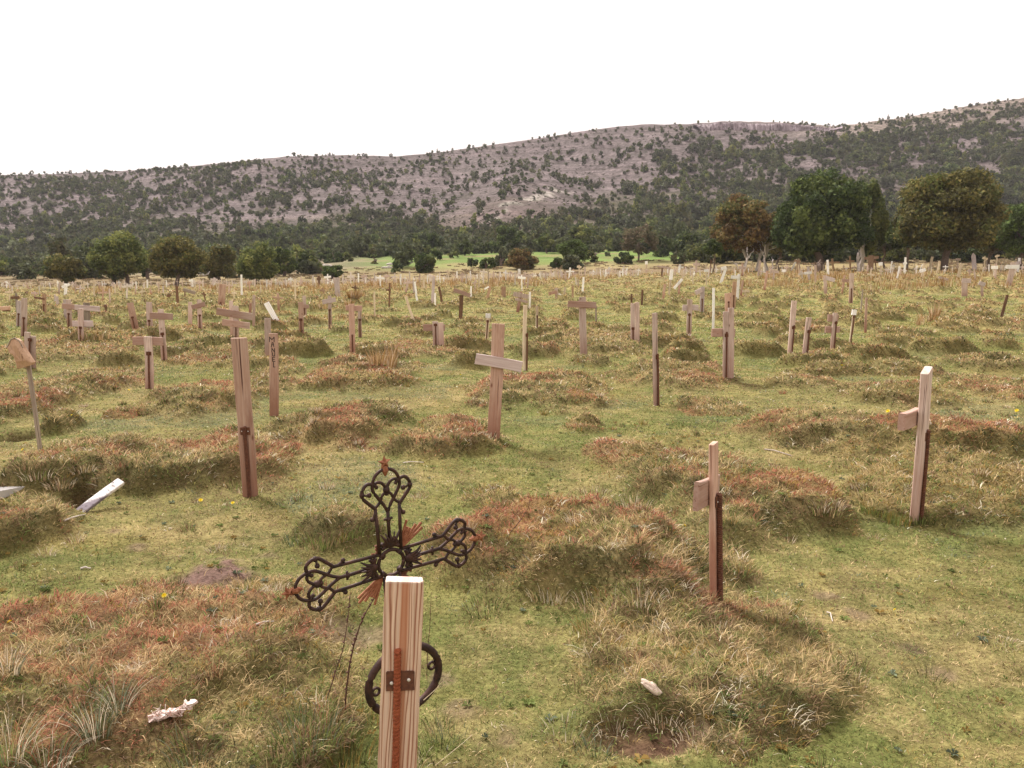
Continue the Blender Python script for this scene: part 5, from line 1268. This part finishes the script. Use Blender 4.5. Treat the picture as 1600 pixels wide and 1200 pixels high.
tree(588,424,20,408,190,G3,'small brownish bush left of the white rocks',1800,12,.32,kw=L1,name='bush',cat='bush')
tree(1075,400,56,362,240,G7,'pinkish-brown scrub bush at the right end of the meadow',4800,30,.42,kw=L1,name='bush',cat='bush')
tree(905,388,44,352,250,G2,'olive tree above the meadow, right of the small trunked tree',6000,30,.44,kw=L1)
tree(725,396,46,362,250,G6,'grey-green tree along the top of the meadow, left part',6000,30,.44,kw=L1)
tree(655,396,30,372,250,G1,'dark bush above the meadow behind the cone-shaped bush',3600,20,.44,kw=L1)

# dead snags and stump
def snag(px,pyb,pyt,D,lean,r,label,m,nb=3,name='dead_snag'):
    x=(px-800)/F*D/1.0095;z0=float(Zb(np.array([x]),np.array([D]))[0]);h=max(H+T(pyt)*D-z0,.6);rng=np.random.default_rng(int(px))
    o=put(name,limb_geo(rng,h*.6,r,nb,.8,h*.5),m,None,Matrix.Translation((x,D,z0))@Matrix.Rotation(lean,4,'Y'),smooth=True);o['label']=label;o['category']='dead tree'
snag(1341,404,374,100,-.12,.22,'pale bare trunk leaning left beneath the lighter green tree',BARKP,2)
snag(1276,427,404,96,.05,.38,'short dark burnt-looking stump under the big dark green tree',BARKM,5,'burnt_stump')
snag(1155,410,398,104,-.4,.07,'thin bleached dead branches left of the pale trunks',BARKP,5)
snag(1204,407,390,104,.1,.08,'thin bleached snag right of the pale trunks',BARKP,2)
snag(1036+160,409,380,106,-.05,.13,'pale double snag under the right side of the orange-brown tree',BARKP,4)
snag(1165,412,386,106,.12,.13,'forked pale snag under the middle of the orange-brown tree',BARKP,4)

# ------------------------------------------------------------------ hillside junipers
def hillside():
    rng=np.random.default_rng(21)
    pals=[G1,G2,G6,[(.072,.088,.040),(.108,.122,.052)],[(.13,.12,.055),(.085,.095,.042)]]
    pals=[[tuple(.76*v for v in c) for c in p] for p in pals]
    protos=[];big_=[]
    for i in range(10):
        pl=pals[[0,1,2,3,0,2,3,1,4,0][i]]
        V,c=crown_arrays(rng,1,1,[.95,1.15,.85,1.3,.8][i%5],130,9,.30,pl,ragged=.12,lobe=.42,flat=.9);V[...,2]+=.75;protos.append((V,c))
        V,c=crown_arrays(rng,1,1,[.95,1.15,.85,1.3,.8][i%5],620,16,.155,pl,ragged=.13,lobe=.38,flat=.9);V[...,2]+=.75
        me=np_mesh('juniper_bush',V.reshape(-1,3),np.arange(620*3),3,c.reshape(-1,3));me.materials.append(LEAFO);big_.append(me)
    n=52000
    u=rng.uniform(-.80,.80,n);fy=rng.uniform(150,RIDGE+14,n);t=(fy-330)/(RIDGE-330)
    x=u*fy;cl=fbm(x/17,fy/17,201,3);cl2=fbm(u*5,fy/110,203,3)
    dens=np.zeros(n)
    lowf=1-ss(.24,.50,t+(cl2-.5)*.35+ -.10*ss(-.40,-.6,u))
    right=ss(.02,.30,u)*(1-ss(.74,.95,t-.25*ss(.35,.6,u)))
    left=(1-ss(-.35,-.05,u))
    dens=.95*lowf+ (1-lowf)*np.maximum(.40*left+.24,.85*right)
    dens=dens*(.30+1.4*ss(.34,.62,cl))
    dens=np.where(np.exp(-((u+.02)/.085)**2-((t-.30)/.11)**2)>.45,dens*.16,dens)
    dens=np.where((t<.02)&(np.abs(u+.03)<.2),dens*.5*(fy>300),dens)
    # scattered individuals along the crest
    crest=(t>.955)&(t<1.0);dens=np.where(crest,.10+.55*ss(.42,.6,fbm(u*14,u*0,207,3))+.25*left,dens)
    dens=np.where((t>1.0),0,dens)
    dens=np.where((u>.22)&(u<.40)&(t>.90)&(t<.975),0,dens)
    size=np.where(t<.35,1.9,1.55)*np.exp(rng.normal(0,.30,n))*(1+.25*right)
    size=np.where(crest,1.15*np.exp(rng.normal(0,.25,n)),size);size=np.where(t>.85,np.minimum(size,1.8),size)
    area_w=fy/RIDGE
    dens=np.where(fy<300,np.where(u>.215,.75,np.where(u<-.24,.30,np.where(fy>232+40*(cl2-.5),.85,.045))),dens)
    kp=(rng.random(n)<dens*area_w*.78)
    # keep foot clear of the meadow
    u,fy,x,t,size=[a[kp] for a in (u,fy,x,t,size)]
    z=Zb(x,fy)-.15;n=len(x);print('hillside bushes',n)
    app=size/fy;order=np.argsort(-app)
    # the clearest ones: largest in the picture
    ind=set(order[:285].tolist());rot=rng.uniform(0,2*PI,n);hz=np.exp(rng.normal(.02,.16,n));pr=rng.integers(0,10,n)
    for i in ind:
        o=bpy.data.objects.new('juniper_bush',big_[pr[i]]);LINK(o);o.location=(x[i],fy[i],z[i]);o.scale=(size[i],size[i],size[i]*hz[i]);o.rotation_euler=(0,0,rot[i])
        o['category']='bush';o['group']='junipers dotted over the hillside';o['label']='rounded green juniper bush growing on the rocky hillside'
    rest=[i for i in range(n) if i not in ind];Vs=[];Cs=[]
    for k in range(10):
        ii=np.array([i for i in rest if pr[i]==k]);
        if len(ii)==0: continue
        V,c=protos[k];V=V.reshape(-1,3);cr,sr=np.cos(rot[ii]),np.sin(rot[ii])
        X=V[None,:,0]*cr[:,None]-V[None,:,1]*sr[:,None];Y=V[None,:,0]*sr[:,None]+V[None,:,1]*cr[:,None];Z=np.repeat(V[None,:,2],len(ii),0)*hz[ii][:,None]
        P=np.stack([X,Y,Z],-1)*size[ii][:,None,None]+np.stack([x[ii],fy[ii],z[ii]],-1)[:,None,:]
        br=rng.uniform(.6,1.5,len(ii));Cc=np.repeat(c.reshape(1,-1,3),len(ii),0)*br[:,None,None]
        Vs.append(P.reshape(-1,3));Cs.append(Cc.reshape(-1,3))
    V=np.concatenate(Vs);Cc=np.concatenate(Cs)
    ob('hillside_scrub',np_mesh('hillside_scrub',V,np.arange(len(V)),3,Cc),LEAFM,kind='stuff',label='thousands of dark juniper bushes over the hillside')
    # low grey-brown heath between the bushes
    m=12000;u=rng.uniform(-.8,.8,m*2);fy=rng.uniform(180,RIDGE-8,m*2);cl=fbm(u*fy/9,fy/9,211,3);kp=(cl>.5)&~((fy<300)&(np.abs(u)<.24));u,fy=u[kp],fy[kp];x=u*fy;z=Zb(x,fy)
    V,c=crown_arrays(rng,1,1,.6,30,4,.42,[(.075,.075,.040),(.06,.065,.035),(.12,.10,.07)],lobe=.5);V=V.reshape(-1,3);sz=rng.uniform(.4,1.0,len(x))
    P=V[None]*sz[:,None,None]+np.stack([x,fy,z+.1],-1)[:,None,:];Cc=np.repeat(c.reshape(1,-1,3),len(x),0)
    ob('heath',np_mesh('heath',P.reshape(-1,3),np.arange(len(x)*len(V)),3,Cc.reshape(-1,3)),LEAFM,kind='stuff',label='low brown heath patches among the hillside bushes')
    # scrub rim just beyond the field
    m=2600;u=rng.uniform(-.8,.8,m);fy=rng.uniform(122,172,m);cl=fbm(u*fy/6,fy/6,213,3);kp=cl>.47;u,fy=u[kp],fy[kp];x=u*fy;z=Zb(x,fy)
    V,c=crown_arrays(rng,1,1,.55,60,5,.30,[(.15,.10,.06),(.11,.10,.05),(.22,.17,.09),(.20,.11,.07)],lobe=.5);V=V.reshape(-1,3);sz=rng.uniform(.25,.75,len(x))
    P=V[None]*sz[:,None,None]+np.stack([x,fy,z+.05],-1)[:,None,:];Cc=np.repeat(c.reshape(1,-1,3),len(x),0)*rng.uniform(.7,1.4,len(x))[:,None,None]
    ob('undergrowth',np_mesh('undergrowth',P.reshape(-1,3),np.arange(len(x)*len(V)),3,Cc.reshape(-1,3)),LEAFM,kind='stuff',label='low brownish scrub along the far edge of the field')
hillside()

# ------------------------------------------------------------------ air, sky and sun
def haze():
    bpy_v=[(-1300,-120,-3),(1300,-120,-3),(1300,1700,-3),(-1300,1700,-3)]
    V=bpy_v+[(a,b,330) for a,b,_ in bpy_v];V=[(a,b,(-90 if c<0 else c)) for a,b,c in V]
    me=pyd('haze',V,[(3,2,1,0),(4,5,6,7),(0,1,5,4),(1,2,6,5),(2,3,7,6),(3,0,4,7)])
    m=bpy.data.materials.new('thin air');m.use_nodes=True;nt=m.node_tree;nt.nodes.clear();out=nt.nodes.new('ShaderNodeOutputMaterial')
    v=nt.nodes.new('ShaderNodeVolumePrincipled');v.inputs['Color'].default_value=(.96,.92,.97,1);v.inputs['Density'].default_value=HAZE_DENSITY;nt.links.new(v.outputs[0],out.inputs['Volume'])
    ob('haze',me,m,kind='stuff',label='thin pale air over the whole valley')
HAZE_DENSITY=.00013
if HAZE_DENSITY>0: haze()
SUN_EL=D2R(52);SUN_AZ=D2R(-38)   # azimuth from +Y towards +X
sd=Vector((math.sin(SUN_AZ)*math.cos(SUN_EL),math.cos(SUN_AZ)*math.cos(SUN_EL),math.sin(SUN_EL)))
sl=bpy.data.lights.new('sun','SUN');sl.energy=3.3;sl.angle=D2R(15);sl.color=(1,.965,.93)
so=bpy.data.objects.new('sun',sl);scene.collection.objects.link(so);so.rotation_euler=(-sd).to_track_quat('-Z','Y').to_euler()
wd=bpy.data.worlds.new("World");scene.world=wd;wd.use_nodes=True;nt=wd.node_tree;bg=nt.nodes['Background']
sky=nt.nodes.new('ShaderNodeTexSky');sky.sky_type='NISHITA';sky.sun_disc=False;sky.sun_elevation=SUN_EL;sky.sun_rotation=SUN_AZ;sky.air_density=1;sky.dust_density=4;sky.altitude=900
mx=nt.nodes.new('ShaderNodeMix');mx.data_type='RGBA';mx.inputs[0].default_value=.95;nt.links.new(sky.outputs[0],mx.inputs[6]);mx.inputs[7].default_value=(6.3,5.62,5.28,1)
nt.links.new(mx.outputs[2],bg.inputs[0]);bg.inputs[1].default_value=.10
vs=scene.view_settings;vs.view_transform='Standard';vs.look='None';vs.gamma=1;vs.use_curve_mapping=False;vs.exposure=1.06
scene.display_settings.display_device='sRGB'
scene.cycles.volume_bounces=0;scene.cycles.max_bounces=6;scene.cycles.transparent_max_bounces=6
scene.cycles.use_denoising=True
